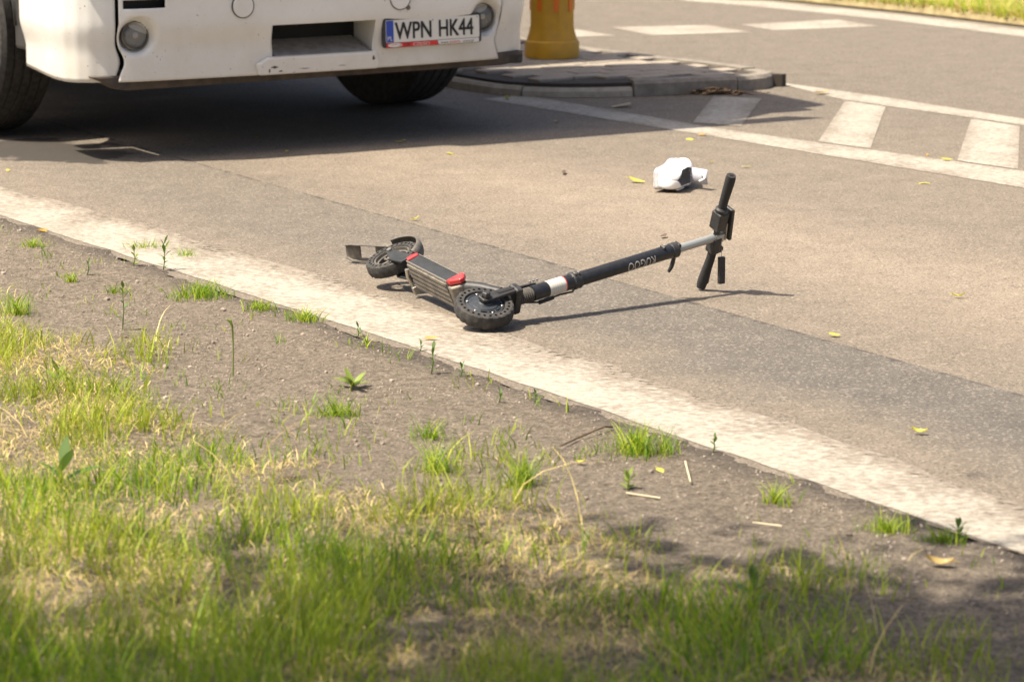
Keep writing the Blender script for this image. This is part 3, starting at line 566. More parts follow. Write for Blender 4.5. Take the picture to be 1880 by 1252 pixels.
lv0 = FW + AX * .832 - NF * .025; MB(off).tube([lv0, lv0 - NF * .012 + AX * .004, lv0 - NF * .028 + AX * .002, lv0 - NF * .045 - AX * .001, lv0 - NF * .062 - AX * .010], [.008, .007, .008, .0075, .005], 10).build('quick_release_lever', M['dark'], clp, True)
L_AX = np.linalg.norm(HD - FW)
MB(off).tube([FW + AX * .838, FW + AX * (L_AX + .004)], .0145, 28).build('upper_tube', M['silver'], SC, True)
# handlebar: grips, brake and throttle housings, display, dangling controller
QB = nz(np.cross(BD, AX)); AB = nz(AX - BD * (AX @ BD)); bar = MB(off).tube([BB + BD * .02, BB + BD * (BL - .02)], .0115, 16).build('handlebar', M['dark'], SC, True)
def gripx(p0, p1, bend, name='grip'):
    k = 9; pts = [p0 + (p1 - p0) * i / (k - 1) + bend * math.sin(math.pi * .5 * (1 - i / (k - 1))) ** 2 for i in range(k)]
    return MB(off).tube(pts, [.0165, .0185, .0180, .0175, .0172, .0165, .0160, .0158, .0155], 20).build(name, M['grip'], SC, True)
gripx(BB, BB + BD * .155, V(-.012, .0, 0)); g2 = gripx(BB + BD * BL, BB + BD * (BL - .135), V(.006, 0, 0)); MB(off).lathe([(.007, 0), (.007, .002)], BB + BD * (BL + .0004) + V(.006, 0, 0), BD, 12).build('bar_end', M['black'], g2)
up = BB + BD * (BL - .135)
MB(off).lathe([(.018, -.004), (.0225, .0), (.0235, .014), (.018, .020)], up - BD * .016, BD, 24).build('throttle_ring', M['dark'], SC, True)
MB(off).prism([(-.024, -.024), (.012, -.026), (.026, -.016), (.026, .016), (.012, .026), (-.024, .022)], up - BD * .082, AB, QB, BD, .068).build('control_housing', M['dark'], SC, bevel=.004)
MB(off).prism([(-.020, -.02), (.014, -.022), (.021, 0), (.014, .022), (-.020, .02)], BB + BD * .150, AB, QB, BD, .062).build('brake_housing', M['dark'], SC, bevel=.005)
MB(off).lathe([(.013, -.012), (.015, .0), (.013, .012)], BB + BD * .158 + AB * .026, QB, 14).build('brake_knob', M['dark'], SC, True)
MB(off).box(HD + AB * .010, (.040, .034, .036), [AB, QB, BD]).build('head_clamp', M['silver'], SC, bevel=.006)
MB(off).box(HD + AB * .043 + BD * .052, (.014, .05, .128), [nz(AB + BD * .12), QB, nz(BD - AB * .12)]).build('display', M['dark'], SC, bevel=.004)
MB(off).box(HD + AB * .033 + BD * .022, (.006, .03, .07), [nz(AB + BD * .12), QB, nz(BD - AB * .12)]).build('display_board', M['steel'], SC)
hb = HD + AB * .034 - BD * .03; hz = hb[2] - .052
MB(off).tube([hb + V(0, 0, .03), hb + V(.001, 0, -.01), V(hb[0] + .002, hb[1], hz)], .0012, 6).build('cable', M['steel'], SC)
MB(off).box((hb[0] + .002, hb[1], hz - .047), (.024, .018, .096), [nz(V(1, .3, .03)), nz(V(-.3, 1, 0)), V(0, 0, 1)]).build('hanging_module', M['dark'], SC, bevel=.003)
# deck
pt = lambda a, n, t: DC + DD * a + DN * n + DT * t
dk = MB(off); dk.prism([(0, 0), (DLn, 0), (DLn, DTh), (0, DTh)], DC - DN * (DW - .002), DD, DT, DN, DW - .006); deck = dk.build('deck', M['alu'], SC, bevel=.003)
for k in range(5):                                       # ribs of the underside
    n0 = -.006 - k * .0195; MB(off).box(pt(DLn / 2, n0 - .0075, -.0015), (DLn - .012, .0125, .005), [DD, DN, DT]).build('rib', M['alu'], deck, bevel=.0015)
MB(off).prism([(.012, .004), (DLn - .012, .004), (DLn - .004, DTh - .006), (.004, DTh - .006)], DC - DN * .004, DD, DT, DN, .006).build('side_panel', M['side'], SC, bevel=.001)
for a_, b_, w_ in ((0, .001, .004), (0, DTh - .004, .003)): MB(off).box(pt(DLn / 2, .0015, b_ + w_ / 2), (DLn, w_, .004), [DD, DT, DN]).build('panel_trim', M['steel'], SC)
MB(off).prism([(.003, .003), (-.016, .006), (-.048, .034), (-.046, .050), (-.020, .066), (.0, .066), (.004, DTh - .006)], DC - DN * .012, DD, DT, DN, .018).build('front_reflector', M['red'], SC, bevel=.004)
MB(off).prism([(DLn - .004, .006), (DLn + .020, .012), (DLn + .026, .040), (DLn + .012, DTh), (DLn - .002, DTh - .006)], DC - DN * .012, DD, DT, DN, .018).build('rear_reflector', M['red'], SC, bevel=.004)
MB(off).prism([(-.030, -.002), (.004, -.002), (.004, DTh), (-.026, DTh - .002), (-.05, .05), (-.045, .02)], DC - DN * (DW - .006), DD, DT, DN, DW - .022).build('deck_nose', M['alu'], SC, bevel=.006)
# neck from deck to the stem hinge, folding lever
nk0 = pt(-.03, -.035, .045); hg = FW + AX * .10 - QF * 0 + DD * .060; 
MB(off).tube([nk0, nk0 * .5 + hg * .5 + V(0, 0, .012), hg + V(0, 0, .012)], [.022, .02, .022], 12).build('neck', M['dark'], SC, True)
rearv = nz(DD - AX * (DD @ AX)); MB(off).prism([(.02, -.009), (.09, -.014), (.20, -.009), (.25, -.005), (.25, .004), (.20, .008), (.05, .014), (.02, .010)], FW + rearv * .040 + NF * .018, AX, NF, rearv, .016).build('folding_lever', M['dark'], SC, bevel=.003)
for k in range(3): MB(off).lathe([(.0045, 0), (.0045, .005), (0, .006)], FW + rearv * .048 + NF * .030 + AX * (.225 + .016 * k), NF, 8).build('lever_bolt', M['steel'], SC)
MB(off).box(FW + rearv * .062 + AX * .03 + NF * .02, (.05, .05, .03), [AX, rearv, NF]).build('hinge_block', M['dark'], SC, bevel=.006)
cbp = [FW + AX * .16 - NF * .03 + QF * .01, FW + AX * .24 - NF * .045, FW + AX * .33 - NF * .040, FW + AX * .385 - NF * .044, FW + AX * .392 - NF * .030]
MB(off).tube(cbp, .0035, 8).build('brake_cable', M['dark'], SC, True); MB(off).tube([FW + AX * .24 - NF * .046, FW + AX * .30 - NF * .043], .0075, 8).build('cable_plug', M['dark'], SC, True)
# rear wheel, arm, kickstand, mudguard
RN_ = DN; rw = tyre(RW, RN_).build('rear_wheel', M['rubber'], SC, True, auto=30)
MB(off).lathe([(.0668, -.018), (.0668, .018), (.061, .019), (.059, .008), (.054, .006), (.054, -.006), (.059, -.008), (.061, -.019)], RW, RN_, 48, True).build('rim', M['worn'], rw, True)
MB(off).lathe([(.018, -.016), (.018, .016), (0, .017)], RW, RN_, 20).build('hub', M['worn'], rw, True)
for k in range(6):
    a = k * math.pi / 3; e = math.cos(a) * DD + math.sin(a) * DT; e2 = np.cross(RN_, e); pts = [RW + e * (.016 + .042 * w) + e2 * .014 * math.sin(w * 2.4) for w in np.linspace(0, 1, 6)]
    MB(off).tube(pts, .0055, 8).build('spoke', M['worn'], rw, True)
for s in (1, -1):
    MB(off).prism([(-.150, -.020), (-.075, -.034), (-.03, -.020), (.012, -.012), (.016, 0), (.012, .012), (-.03, .018), (-.08, .024), (-.150, .03)], RW + RN_ * (s * .034) - RN_ * .004, DD, DT, RN_, .008).build('rear_arm', M['side'], SC, bevel=.002)
    MB(off).lathe([(.010, 0), (.010, .008), (0, .009)], RW + RN_ * s * .038, RN_ * s, 6).build('axle_nut', M['steel'], SC)
MB(off).tube([pt(DLn + .012, -.03, -.004), pt(DLn + .016, -.06, -.010), pt(DLn + .010, -.105, -.006)], [.008, .007, .006], 10).build('kickstand', M['steel'], SC, True)
MB(off).box(pt(DLn + .006, -.112, .0), (.018, .03, .03), [DD, DN, DT]).build('kickstand_foot', M['steel'], SC, bevel=.003)
MB(off).box(pt(DLn + .03, -.07, .012), (.04, .03, .035), [DD, DN, DT]).build('brake_caliper', M['dark'], SC, bevel=.006)
# mudguard: curled over the wheel top (towards +DT), then a flat tail with a lamp cut-out
mg = []
for a in np.linspace(-1.05, 1.15, 20): mg.append((RW + (.118 + .010 * math.sin(a * 2)) * (math.sin(a) * DD + math.cos(a) * DT)))
mgm = MB(off); hwid = .030
mgm.grid([[p + DN * (hwid * w) - nz(p - RW) * (.012 * abs(w) ** 3) + DN * .004 for w in np.linspace(-1, 1, 9)] for p in mg]); mgm.build('mudguard', M['worn'], SC, True, solid=.004)
tl0 = ground(720, 488) + V(0, 0, .043); tl1 = ground(634, 483) + V(0, 0, .041); te = nz(tl1 - tl0); tn = nz(V(-.05, -.25, 1) - te * (V(-.05, -.25, 1) @ te)); tb = np.cross(te, tn); TLn = np.linalg.norm(tl1 - tl0)
mgm = MB(off); us = np.unique(np.r_[np.linspace(0, 1, 15), .34, .66]); wsx = [-1, -.85, -.6, -.2, .2, .55, .85, 1]; vs_ = []
for u in us:
    ta = 1 - .25 * smooth((u - .85) / .15)
    for w in wsx: vs_.append(tl0 + te * TLn * u + tn * (.034 * w * ta) + tb * (.010 * (abs(w) > .9) * -1 + .012 * smooth((u - .8) / .2)))
kw = len(wsx)
mgm.add(vs_, [(i * kw + j, (i + 1) * kw + j, (i + 1) * kw + j + 1, i * kw + j + 1) for i in range(len(us) - 1) for j in range(kw - 1) if not (.33 < (us[i] + us[i + 1]) / 2 < .67 and 1 < j < 6)])
o = mgm.build('mudguard_tail', M['worn'], SC, True, solid=.004); o['label'] = 'dirty mudguard tail with rectangular lamp hole'

# ------------------------------------------------------------------ white shoe lying on its side
sp = ground(1240, 351); SH = empty('shoe', sp); SH.scale = (1.08, 1.08, 1.08); tag(SH, 'white sneaker lying on its side on the asphalt behind the scooter', 'shoe')
sl_ = nz(V(.36, .93, 0)); sv = nz(V(.93, -.36, 0)); sw = V(0, 0, 1)         # length away from camera, opening to the right
secs = [(-.012, .028, .060, 0), (0, .037, .092, .0), (.012, .039, .100, .35), (.03, .039, .102, .9), (.06, .039, .100, 1.0), (.10, .040, .100, .92), (.125, .044, .104, .6), (.15, .052, .100, .2), (.18, .055, .090, 0), (.22, .054, .074, 0), (.255, .046, .058, 0), (.275, .028, .040, 0)]
L0 = np.array(secs); ll = np.r_[-.012, -.008, np.linspace(0, .275, 30)]; sm = lambda k: np.interp(ll, L0[:, 0], L0[:, k])
def soft(a_):
    for _ in range(2): a_ = np.r_[a_[0], (a_[:-2] + 2 * a_[1:-1] + a_[2:]) / 4, a_[-1]]
    return a_
secs = list(zip(ll, soft(sm(1)), soft(sm(2)), np.sqrt(np.clip(1 - ((ll - .078) / .076) ** 2, 0, 1))))
NP = 33; rows = []
for l, hw, hg_, op in secs:
    row = []; amax = math.pi * (1 - .5 * op * .62)
    for j in range(NP):
        a = -amax + 2 * amax * j / (NP - 1); x = math.sin(a); y = -math.cos(a)
        ww = np.sign(x) * abs(x) ** .85 * hw; vv = hg_ * .5 + np.sign(y) * abs(y) ** .75 * hg_ * .5
        row.append(V(0, 0, .052) + sl_ * (l - .06) + sv * (vv - .055) + sw * ww + V(0, 0, (l > .1) * .004))
    rows.append(row)
mb = MB(); mb.grid(rows); mb.f.append(tuple(range(NP))); mb.f.append(tuple(range((len(secs) - 1) * NP, len(secs) * NP))); uo = mb.build('upper', M['white'], SH, True, solid=.004, auto=180); sb = uo.modifiers.new('sub', 'SUBSURF'); sb.levels = 2; sb.render_levels = 2
def outl(k, grow=.003): return [(l, hw + grow) for l, hw, _, _ in secs]
so = [(l, hw + .003) for l, hw, _, _ in secs]; poly = [(l, w) for l, w in so] + [(l, -w) for l, w in so[::-1]]
sob = MB().prism([(l - .06, w) for l, w in poly], V(0, 0, .052) + sv * (-.055 - .014), sl_, sw, sv, .026).build('sole', M['sole'], SH, bevel=.005)
for k in range(3): MB().prism([(l * 1.006 - .061, w * 1.03) for l, w in poly], V(0, 0, .052) + sv * (-.066 + .007 * k), sl_, sw, sv, .0018).build('sole_line', M['lining'], sob)
MB().grid([[V(0, 0, .052) + sl_ * (.075 - .02 * a + .012 * w * w) + sv * (.035 + .078 * a) + sw * (.033 * w * (1 - .15 * a)) for w in np.linspace(-1, 1, 9)] for a in np.linspace(0, 1, 9) ]).build('tongue', M['lining'], SH, True, solid=.005)
MB().tube([V(0, 0, .052) + sl_ * (.052 - .012 * a) + sv * (.085 + .022 * math.sin(a * 3.14)) + sw * (.016 - .03 * a) for a in np.linspace(0, 1, 9)], .0035, 8).build('lace', M['white'], SH, True)
MB().prism([(.01, -.004), (.075, -.006), (.08, .006), (.012, .005)], V(0, 0, .052) + sl_ * -.05 + sv * .02 - sw * .043, sl_, sv, sw, .004).build('side_overlay', M['sole'], SH)

# ------------------------------------------------------------------ fallen leaves and litter
def leaf_mesh(L, W, curl, rs):
    r_ = random.Random(rs); P = []; n = 7
    for i in range(n):
        u = i / (n - 1); w = W * math.sin(math.pi * min(1, u * .93 + .05)) ** .8 * (1 + r_.uniform(-.15, .15))
        for j in (-1, 0, 1): P.append(V(L * (u - .5), w / 2 * j, curl * L * (u - .5) ** 2 * 1.6 + abs(j) * curl * W * .55 + .002 + L * .04 * r_.random()))
    mb = MB(); mb.add(P, [(i * 3 + j, (i + 1) * 3 + j, (i + 1) * 3 + j + 1, i * 3 + j + 1) for i in range(n - 1) for j in range(2)]); mb.tube([P[1], P[1] + V(-L * .22, r_.uniform(-.1, .1) * L, .001)], .0007 + L * .008, 5); return mb
LV = [  # px, py, length, material, label
 (472, 257, .070, 'oleaf', "ochre leaf in the truck's shadow, between its step and the oil stain"), (527, 282, .045, 'yleaf', "small yellow leaf at the edge of the truck's shadow, below its step"), (735, 264, .045, 'yleaf', "small yellow leaf in the truck's shadow under its plate"),
 (828, 284, .055, 'yleaf', "yellow leaf just outside the truck's shadow, nearest its plate"), (763, 406, .042, 'yleaf', 'lone yellow leaf on the road behind the scooter deck'), (1168, 336, .085, 'yleaf', 'long yellow green leaf beside the sole of the white shoe'),
 (1369, 309, .045, 'yleaf', 'pale yellow leaf on the asphalt to the open side of the shoe'), (1305, 301, .030, 'yleaf', 'tiny yellow leaf just beyond the shoe opening'), (1697, 338, .06, 'yleaf', 'yellow leaf beside the long white lane line'),
 (1022, 226, .06, 'yleaf', "greenish leaf in the truck's shadow beside the white lane line"), (1266, 257, .055, 'yleaf', 'yellow leaf touching the lane line near the first hatch bar'), (1288, 250, .045, 'oleaf', 'orange leaf on the lane line near the first hatch bar'),
 (1738, 296, .07, 'yleaf', 'yellow leaf inside the hatched area by the last bar'), (1703, 286, .03, 'oleaf', 'small orange leaf inside the hatched area by the last bar'), (1760, 548, .05, 'yleaf', 'faint yellow leaf on the bare asphalt past the handlebar'),
 (1532, 619, .045, 'yleaf', 'curled yellow leaf on the grey asphalt strip past the handlebar shadow'), (1688, 798, .05, 'yleaf', 'bright curled yellow leaf on the road beside the edge line'), (790, 625, .05, 'oleaf', 'orange leaf on the white edge line below the front wheel'),
 (78, 428, .055, 'oleaf', 'ochre leaf lying among weeds against the edge line'), (1212, 868, .045, 'yleaf', 'yellow leaf on the dirt below the big grass tuft'), (1066, 858, .03, 'yleaf', 'small pale leaf on bare dirt beside the twig'),
 (930, 184, .06, 'yleaf', 'yellow leaf at the start of the lane line by the chipped kerb'), (1140, 197, .095, 'card', 'flat beige scrap on the asphalt before the island kerb'), (1510, 174, .11, 'dleaf', 'dry beige leaf on the far lane line off the island tip'),
 (1722, 1046, .075, 'dleaf', 'dry tan leaf on the shaded dirt of the verge'), (1035, 320, .075, 'twig', 'dark flat strip of litter on the road beyond the scooter stem'), (1218, 437, .045, 'twig', 'dark crumpled bit on the road above the stem clamp'), (15, 314, .04, 'yleaf', 'yellow leaf on the asphalt near the oil stain')]
for k, (x, y, L, mt, lb) in enumerate(LV):
    p = ground(x, y); z = float(verge_z(p[0], p[1])) + .004 if st(p)[1] < -.05 else .005
    if mt == 'card': mb = MB().prism([(-L * .55, -.03), (L * .5, -.036), (L * .55, .02), (-.01, .034), (-L * .5, .026)], V(0, 0, .002), V(1, 0, 0), V(0, 1, 0), V(0, 0, 1), .006)
    elif mt == 'twig': mb = leaf_mesh(L, .022, .15, k)
    else: mb = leaf_mesh(L * .88, L * .88 * random.uniform(.4, .65), random.choice((-.25, .1, .2, .35, .5)), k)
    o = mb.build('litter_scrap' if mt in ('card', 'twig') else 'fallen_leaf', M[mt], None, True, auto=60); o.location = (p[0], p[1], z); o.rotation_euler = (random.uniform(-.25, .25), random.uniform(-.2, .2), random.uniform(0, 6.28))
    tag(o, lb, 'litter' if mt in ('card', 'twig') else 'leaf', None if mt in ('card', 'twig') else 'fallen leaves')
tp = [ground(1028, 830), ground(1060, 808), ground(1110, 797), ground(1124, 792)]; mb = MB(); mb.tube([p + V(0, 0, float(verge_z(p[0], p[1])) + .008 + .01 * (i == 2)) for i, p in enumerate(tp)], [.002, .003, .003, .0035], 6); tag(mb.build('twig', M['twig']), 'thin dark curved twig lying on the dirt beside a grass tuft', 'twig')
for (x, y, x2, y2, lb) in ((1690, 845, 1702, 890, ''), (1382, 966, 1436, 975, 'pale straw lying on the shaded dirt'), (1150, 915, 1213, 925, 'straw stalk lying behind the leaf on the dirt'), (1258, 855, 1268, 896, 'short straw standing off the big grass tuft')):
    if not lb: continue
    a_, b_ = ground(x, y), ground(x2, y2); zf = lambda p: V(p[0], p[1], float(verge_z(p[0], p[1])) + .008)
    tag(MB().tube([zf(a_), zf(b_)], .0028, 6).build('straw', M['card']), lb, 'straw')
mb = MB()                                                # dry litter piled against the kerb
for k in range(420):
    x = random.gauss(1305, 34); y = 171 + random.gauss(0, 2.2) + abs(x - 1305) * .01; p = ground(x, y); a = random.uniform(0, 6.28); L = random.uniform(.012, .035); e = V(math.cos(a), math.sin(a), random.uniform(-.3, .3)); e2 = V(-math.sin(a), math.cos(a), random.uniform(-.4, .4)); c = p + V(0, 0, random.uniform(.006, .035) * math.exp(-((x - 1305) / 45) ** 2))
    mb.add([c - e * L, c + e2 * L * .35, c + e * L, c - e2 * L * .35], [(0, 1, 2, 3)])
o = mb.build('leaf_litter', M['straw2']); tag(o, 'brown dry leaf litter gathered against the island kerb', 'leaf litter', kind='stuff')

# ------------------------------------------------------------------ pebbles, grass, weeds
ico = [(0, 0, 1), (.89, 0, .45), (.28, .85, .45), (-.72, .53, .45), (-.72, -.53, .45), (.28, -.85, .45), (.72, .53, -.45), (-.28, .85, -.45), (-.89, 0, -.45), (-.28, -.85, -.45), (.72, -.53, -.45), (0, 0, -1)]
icf = [(0, 1, 2), (0, 2, 3), (0, 3, 4), (0, 4, 5), (0, 5, 1), (1, 6, 2), (2, 7, 3), (3, 8, 4), (4, 9, 5), (5, 10, 1), (6, 7, 2), (7, 8, 3), (8, 9, 4), (9, 10, 5), (10, 6, 1), (11, 7, 6), (11, 8, 7), (11, 9, 8), (11, 10, 9), (11, 6, 10)]
ico = np.array(ico); N = 30000
s = rng.uniform(-2, 8.5, N); t = -rng.uniform(.02, 2.2, N) ** 1.0; x = RO[0] + RD[0] * s + RN[0] * t; y = RO[1] + RD[1] * s + RN[1] * t; r = .0016 + .0032 * rng.random(N) ** 2.5 + .006 * (rng.random(N) > .99)
V_ = (ico[None] * (r[:, None, None] * rng.uniform(.6, 1.3, (N, 1, 3))) * rng.uniform(.8, 1.2, (N, 12, 1)) + np.stack([x, y, verge_z(x, y) + r * .15], -1)[:, None]).reshape(-1, 3)
F_ = (np.array(icf)[None] + (np.arange(N) * 12)[:, None, None]).reshape(-1, 3)
me = bpy.data.meshes.new('gravel'); me.from_pydata(V_.tolist(), [], F_.tolist()); o = link_mesh('gravel', me, M['stone']); tag(o, 'loose fine gravel scattered over the dirt verge', 'gravel', kind='stuff')

def blades(name, px, py, pz, hgt, wid, lean, colr, mt, segs=3, parent=None, flat_=None, lab=None):
    n = len(px); az = rng.uniform(0, 2 * math.pi, n); la = rng.uniform(0, 2 * math.pi, n); V_ = np.zeros((n, 2 * segs + 1, 3)); wx, wy = np.cos(az), np.sin(az); lx, ly = np.cos(la), np.sin(la)
    for i in range(segs + 1):
        u = i / segs; k = hgt * u; bend = lean * hgt * u ** 1.7; up_ = k * np.sqrt(np.clip(1 - (lean * .55 * u) ** 2, .03, 1))
        cx, cy, cz = px + lx * bend, py + ly * bend, pz + up_; w = wid * (1 - u ** 1.6) * .5
        if i < segs: V_[:, 2 * i] = np.stack([cx - wx * w, cy - wy * w, cz], -1); V_[:, 2 * i + 1] = np.stack([cx + wx * w, cy + wy * w, cz], -1)
        else: V_[:, 2 * i] = np.stack([cx, cy, cz], -1)
    f4 = [(2 * i, 2 * i + 1, 2 * i + 3, 2 * i + 2) for i in range(segs - 1)]; f3 = (2 * segs - 2, 2 * segs - 1, 2 * segs); nv = 2 * segs + 1; base = np.arange(n) * nv
    F_ = [tuple(r) for r in (np.array(f4)[None] + base[:, None, None]).reshape(-1, 4).tolist()] + [tuple(r) for r in (np.array(f3)[None] + base[:, None]).tolist()]
    me = bpy.data.meshes.new(name); me.from_pydata(V_.reshape(-1, 3).tolist(), [], F_); o = link_mesh(name, me, mt, parent)
    attr(o, 'col', np.repeat(np.c_[colr, np.ones(n)], nv, axis=0), typ='FLOAT_COLOR'); return o
gb = np.array([st(ground(*q)) for q in [(0, 600), (250, 690), (450, 745), (650, 835), (900, 905), (1100, 975), (1300, 1040), (1600, 1120), (1880, 1200)]])
gb = gb[np.argsort(gb[:, 0])]
def gmask(s, t, x, y):                                   # 0 on bare dirt, 1 in the turf
    b_ = np.interp(s, gb[:, 0], gb[:, 1]); n_ = vnoise(x * 2.3 + 5, y * 2.3) - .5; n2 = vnoise(x * 7, y * 7 + 3) - .5
    return smooth((b_ - t + .60 * n_ + .30 * n2) / .55 + .48)
def scatter(N, lo=-4.6):
    s = rng.uniform(-3, 11, N); t = rng.uniform(lo, -.05, N); x = RO[0] + RD[0] * s + RN[0] * t; y = RO[1] + RD[1] * s + RN[1] * t; return s, t, x, y
def pick(c, n): c = np.array(c); w = rng.random((n, 1)); k = rng.integers(0, len(c) - 1, n); q = c[k] * (1 - w) + c[k + 1] * w; return q * rng.uniform(.75, 1.25, (n, 1))
GREEN = [(.08, .18, .015), (.19, .33, .022), (.35, .47, .03), (.50, .53, .045)]; STRAW = [(.62, .47, .19), (.74, .58, .27), (.46, .33, .13), (.64, .51, .18)]
s, t, x, y = scatter(420000); d = np.maximum(gmask(s, t, x, y), .55 * smooth((vnoise(x * 8 + 1, y * 8 + 4) - .62) / .16) * (t > -1.7) * (.35 + .65 * (s < 3.2))); cl = vnoise(x * 5 + 9, y * 5); keep = rng.random(len(s)) < d * (.15 + .9 * smooth((cl - .35) / .35)) * .5
s, t, x, y, d, cl = [q[keep] for q in (s, t, x, y, d, cl)]; n = len(s); near_ = smooth((7.2 - y) / 1.2)
hg_ = rng.uniform(.035, .085, n) * (.45 + .55 * smooth(gmask(s, t, x, y) * 2)) * (1 + .6 * smooth((cl - .5) / .3) + 1.3 * near_ * smooth((-x - .1) / .4)); o = blades('grass', x, y, verge_z(x, y) - .004, hg_, rng.uniform(.0026, .0052, n), rng.uniform(.15, .95, n), pick(GREEN, n) * (1 - .4 * smooth((vnoise(x * 2 + 3, y * 2) - .35) / .4))[:, None] + .4 * smooth((vnoise(x * 2 + 3, y * 2) - .35) / .4)[:, None] * np.array([.44, .42, .06]), M['grass']); tag(o, 'green roadside grass covering the near verge', 'grass', kind='stuff')
s, t, x, y = scatter(420000); d = gmask(s, t + .12, x, y); dn_ = vnoise(x * 3.3 + 2, y * 3.3 + 8); keep = rng.random(len(s)) < d * (.3 + .7 * smooth((dn_ - .3) / .4)) * .6
s, t, x, y = [q[keep] for q in (s, t, x, y)]; n = len(s); o = blades('dry_grass', x, y, verge_z(x, y) + rng.uniform(-.002, .012, n), rng.uniform(.018, .052, n), rng.uniform(.0014, .0030, n), rng.uniform(1.6, 2.8, n), pick(STRAW, n), M['straw']); tag(o, 'flattened dry straw matted under the green grass of the verge', 'dry grass', kind='stuff')
n = 260; s, t, x, y = scatter(n * 3, -3.8); k = gmask(s, t, x, y) > .5; x, y = x[k][:n], y[k][:n]; n = len(x)
o = blades('dry_stalks', x, y, verge_z(x, y) + .02, rng.uniform(.10, .24, n), rng.uniform(.0025, .0042, n), rng.uniform(1.5, 1.85, n), pick(STRAW, n), M['straw'], 5); tag(o, 'long pale dead stalks lying over the grass of the verge', 'dry grass', kind='stuff')
# far verge grass
n = 26000; k = rng.integers(0, len(fv) - 1, n); w = rng.random((n, 1)); q = fv[k] * (1 - w) + fv[k + 1] * w + back * (rng.random((n, 1)) ** 1.6 * 5 + .02); ok = (q[:, 0] > -1) & (q[:, 0] < 9); q = q[ok]; n = len(q)
o = blades('far_grass', q[:, 0], q[:, 1], np.full(n, .03), rng.uniform(.05, .14, n), rng.uniform(.006, .012, n), rng.uniform(.2, 1.1, n), pick(GREEN[1:] + STRAW[:2], n), M['grass'], 2); tag(o, 'grass growing behind the far edge line', 'grass', kind='stuff')

def tuft(px, py, n, rad, hgt, lab, cols=GREEN, lean=(.3, 1.1), name='grass_tuft'):
    p = ground(px, py); z = float(verge_z(p[0], p[1])); a = rng.uniform(0, 6.28, n); r = rad * np.minimum(np.abs(rng.normal(0, .62, n)), 1.0) * .92; x = p[0] + np.cos(a) * r * 1.3; y = p[1] + np.sin(a) * r
    root = blades(name, x - p[0], y - p[1], np.full(n, -.003), rng.uniform(.35, 1.15, n) * hgt * np.exp(-(r / rad) ** 2 * .35), rng.uniform(.0022, .004, n), rng.uniform(*lean, n), pick(cols, n), M['grass'], 4); root.location = (p[0], p[1], z); tag(root, lab, 'grass', 'grass tufts on the dirt verge')
for a in [(370, 548, 330, .10, .07, 'wide grass tuft on the dirt against the edge line'), (560, 592, 150, .055, .06, 'small grass tuft hugging the edge line, between the low tuft and the plantain'), (480, 572, 110, .05, .05, 'low grass tuft between two others along the edge line'), (1170, 835, 330, .10, .10, 'large yellowish grass tuft touching the edge line beside the twig'),
          (265, 455, 130, .07, .06, 'grass tuft in the weeds against the far end of the edge line'), (340, 470, 100, .06, .06, 'thin grass tuft beside the leafy weed at the edge line'), (35, 578, 120, .05, .09, 'upright grass tuft on bare dirt away from the line'), (130, 525, 60, .025, .05, 'tiny yellowish grass tuft on bare dirt'),
          (1425, 925, 90, .05, .07, 'grass tuft at the border of the tree shade'), (1630, 980, 160, .07, .06, 'grass tuft in the tree shade beside the edge line'), (1730, 1000, 120, .06, .05, 'shaded low grass tuft close to the leafy sprig'), (790, 808, 70, .05, .08, 'wispy grass tuft on dirt below the plantain'), (620, 770, 140, .07, .08, 'tall grass tuft at the turf border below the plantain'),
          (800, 870, 130, .06, .10, 'wispy tall grass tuft on dirt at the turf border'), (960, 890, 130, .05, .12, 'tall dark grass tuft at the turf border'), (210, 540, 60, .04, .05, 'sparse grass tuft among pebbles'), (60, 455, 120, .07, .05, 'low grass patch under the ochre leaf')]: tuft(*a)
def weed(px, py, hgt, nl, L, lab, mt='gleaf', spread=1., name='leafy_weed', stem=True):
    p = ground(px, py); z = float(verge_z(p[0], p[1])); root = empty(name, (p[0], p[1], z)); tag(root, lab, 'weed', 'leafy weeds on the verge')
    if stem: MB().tube([(0, 0, -.004), (.006 * spread, 0, hgt * .5), (.002, .004, hgt)], [.0022, .0018, .001], 6).build('stem', M[mt], root)
    for k in range(nl):
        u = (k + 1) / nl; a = k * 2.4 + random.random(); e = V(math.cos(a), math.sin(a), 0); zz_ = hgt * u if stem else .004; l = L * random.uniform(.7, 1.15); el = (.25 + .9 * u) if stem else random.uniform(.25, .95); c = V(.006 * spread * min(1, u * 2), 0, zz_); tx = V(-e[1], e[0], 0); P = []
        for i in range(6):
            w = i / 5; rr = l * w; zz2 = math.sin(el) * rr - .5 * l * w * w * (.25 if stem else .45) * (1 if el < .9 else .3); wd = l * (.19 if stem else .13) * math.sin(math.pi * (w * .9 + .08))
            for j in (-1, 0, 1): P.append(c + e * rr * math.cos(el) + tx * wd * j + V(0, 0, max(zz2, .001 - zz_) + abs(j) * wd * .3))
        MB().add(P, [(i * 3 + j, (i + 1) * 3 + j, (i + 1) * 3 + j + 1, i * 3 + j + 1) for i in range(5) for j in range(2)]).build('leaf', M[mt], root, True, auto=80)
weed(645, 715, .02, 12, .075, 'flat plantain rosette with long leaves spreading on bare dirt', 'gleaf2', stem=False, name='plantain')
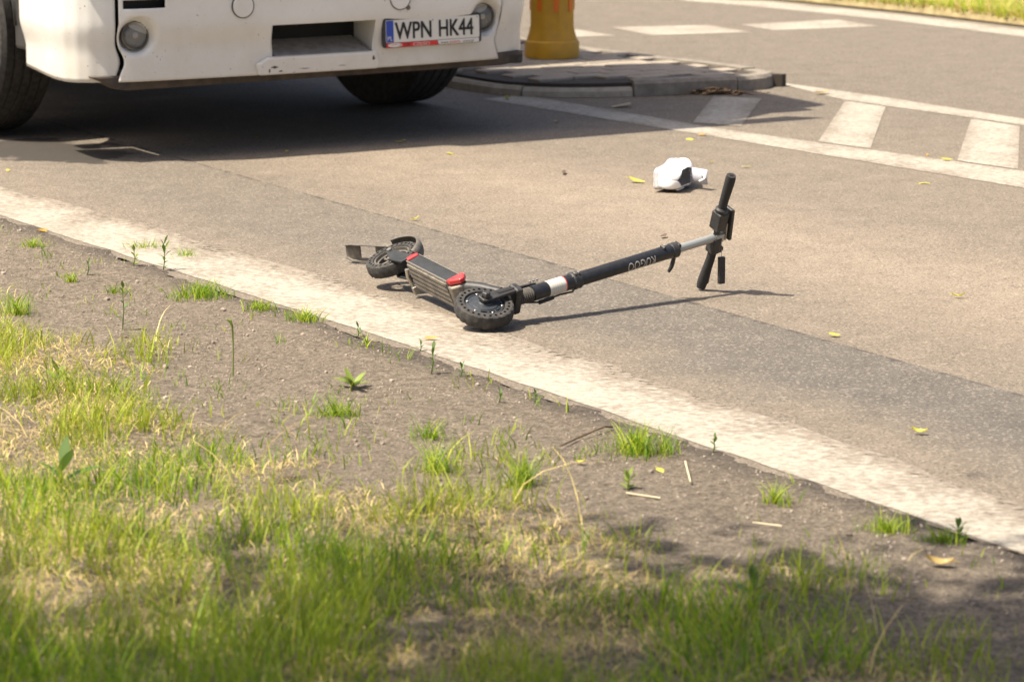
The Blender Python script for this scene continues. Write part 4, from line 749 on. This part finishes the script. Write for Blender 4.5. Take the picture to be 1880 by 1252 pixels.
for a in [(300, 497, .10, 11, .035, 'tall leafy weed against the edge line beside the wide tuft'), (245, 492, .06, 8, .03, 'short leafy weed at the edge line next to the tall one', 'gleaf2'), (792, 690, .075, 9, .028, 'slender leafy weed by the line below the scooter'), (845, 695, .035, 6, .025, 'small leafy sprout beside the slender weed at the line'), (655, 618, .04, 7, .025, 'small leafy sprout at the edge line above the plantain'),
          (770, 645, .05, 6, .022, 'thin leafy sprout at the line under the front wheel'), (225, 610, .14, 8, .035, 'tall thin weed stalk rising from bare dirt near the turf'), (160, 510, .05, 6, .025, 'short leafy weed amid pebbles'), (105, 715, .03, 5, .062, 'broad pale leaved weed standing in the turf', 'gleaf2'), (110, 905, .06, 4, .11, 'dark broad leaved dock plant in the shaded turf'), (1150, 905, .035, 9, .035, 'low bright leafy weed on dirt behind the yellow leaf', 'gleaf2'), (1755, 1000, .04, 8, .04, 'round leaved sprig in the tree shade by the line'), (1380, 1120, .06, 5, .06, 'broad leaved weed in the shaded turf'), (915, 745, .03, 5, .022, 'tiny leafy sprout on dirt below the line'), (980, 742, .025, 5, .02, 'tiniest leafy sprout on bare dirt below the line'), (1308, 835, .04, 4, .025, 'single upright sprout at the edge line past the big tuft')]: weed(*a)
p = ground(428, 690); z = float(verge_z(p[0], p[1])); fs = MB().tube([p + V(0, 0, z), p + V(.002, 0, .09), p + V(.0, 0, .155), p + V(-.006, 0, .172), p + V(-.016, 0, .176)], [.0022, .002, .0035, .0055, .004], 8).build('flower_stalk', M['gleaf2'], None, True); tag(fs, 'single hooked pale seed stalk rising from the dirt', 'weed')

# ------------------------------------------------------------------ roadside tree whose crown shades the verge
TB = V(-3.6, 3.3, -.02); tree = empty('roadside_tree', TB); tag(tree, 'leafy roadside tree casting its shade over the verge', 'tree')
mb = MB(); mb.tube([(0, 0, -.1), (.05, .05, 1.2), (.25, .3, 2.6), (.5, .6, 4.2), (.7, .7, 5.6)], [.20, .16, .14, .10, .04], 12); mb.build('trunk', M['bark'], tree, True)
CC = V(-2.0, 4.0, 5.6) - TB; bl = MB(); LP = []
for k in range(40):
    a = rng.uniform(0, 6.28); rr = math.sqrt(rng.random()); e = CC + V(2.5 * rr * math.cos(a), 1.95 * rr * math.sin(a), rng.uniform(-.6, 1.0)); bl.tube([V(.45, .5, 3.6 + rng.uniform(-.6, 1.2)), (V(.5, .6, 4.4) + e) / 2 + V(0, 0, .2), e], [.045, .03, .01], 6)
    m_ = 430; LP.append(e + rng.normal(0, 1, (m_, 3)) * V(.42, .36, .3))
bl.build('limbs', M['bark'], tree, True); LP = np.vstack(LP); n = len(LP); d1 = rng.normal(0, 1, (n, 3)); d1 /= np.linalg.norm(d1, axis=1, keepdims=True); d2 = np.cross(d1, rng.normal(0, 1, (n, 3))); d2 /= np.linalg.norm(d2, axis=1, keepdims=True); L = rng.uniform(.055, .095, (n, 1))
V_ = np.stack([LP - d1 * L, LP + d2 * L * .55, LP + d1 * L, LP - d2 * L * .55], 1).reshape(-1, 3)
me = bpy.data.meshes.new('crown'); me.from_pydata(V_.tolist(), [], (np.arange(n * 4).reshape(n, 4)).tolist()); link_mesh('crown', me, M['leafy'], tree)
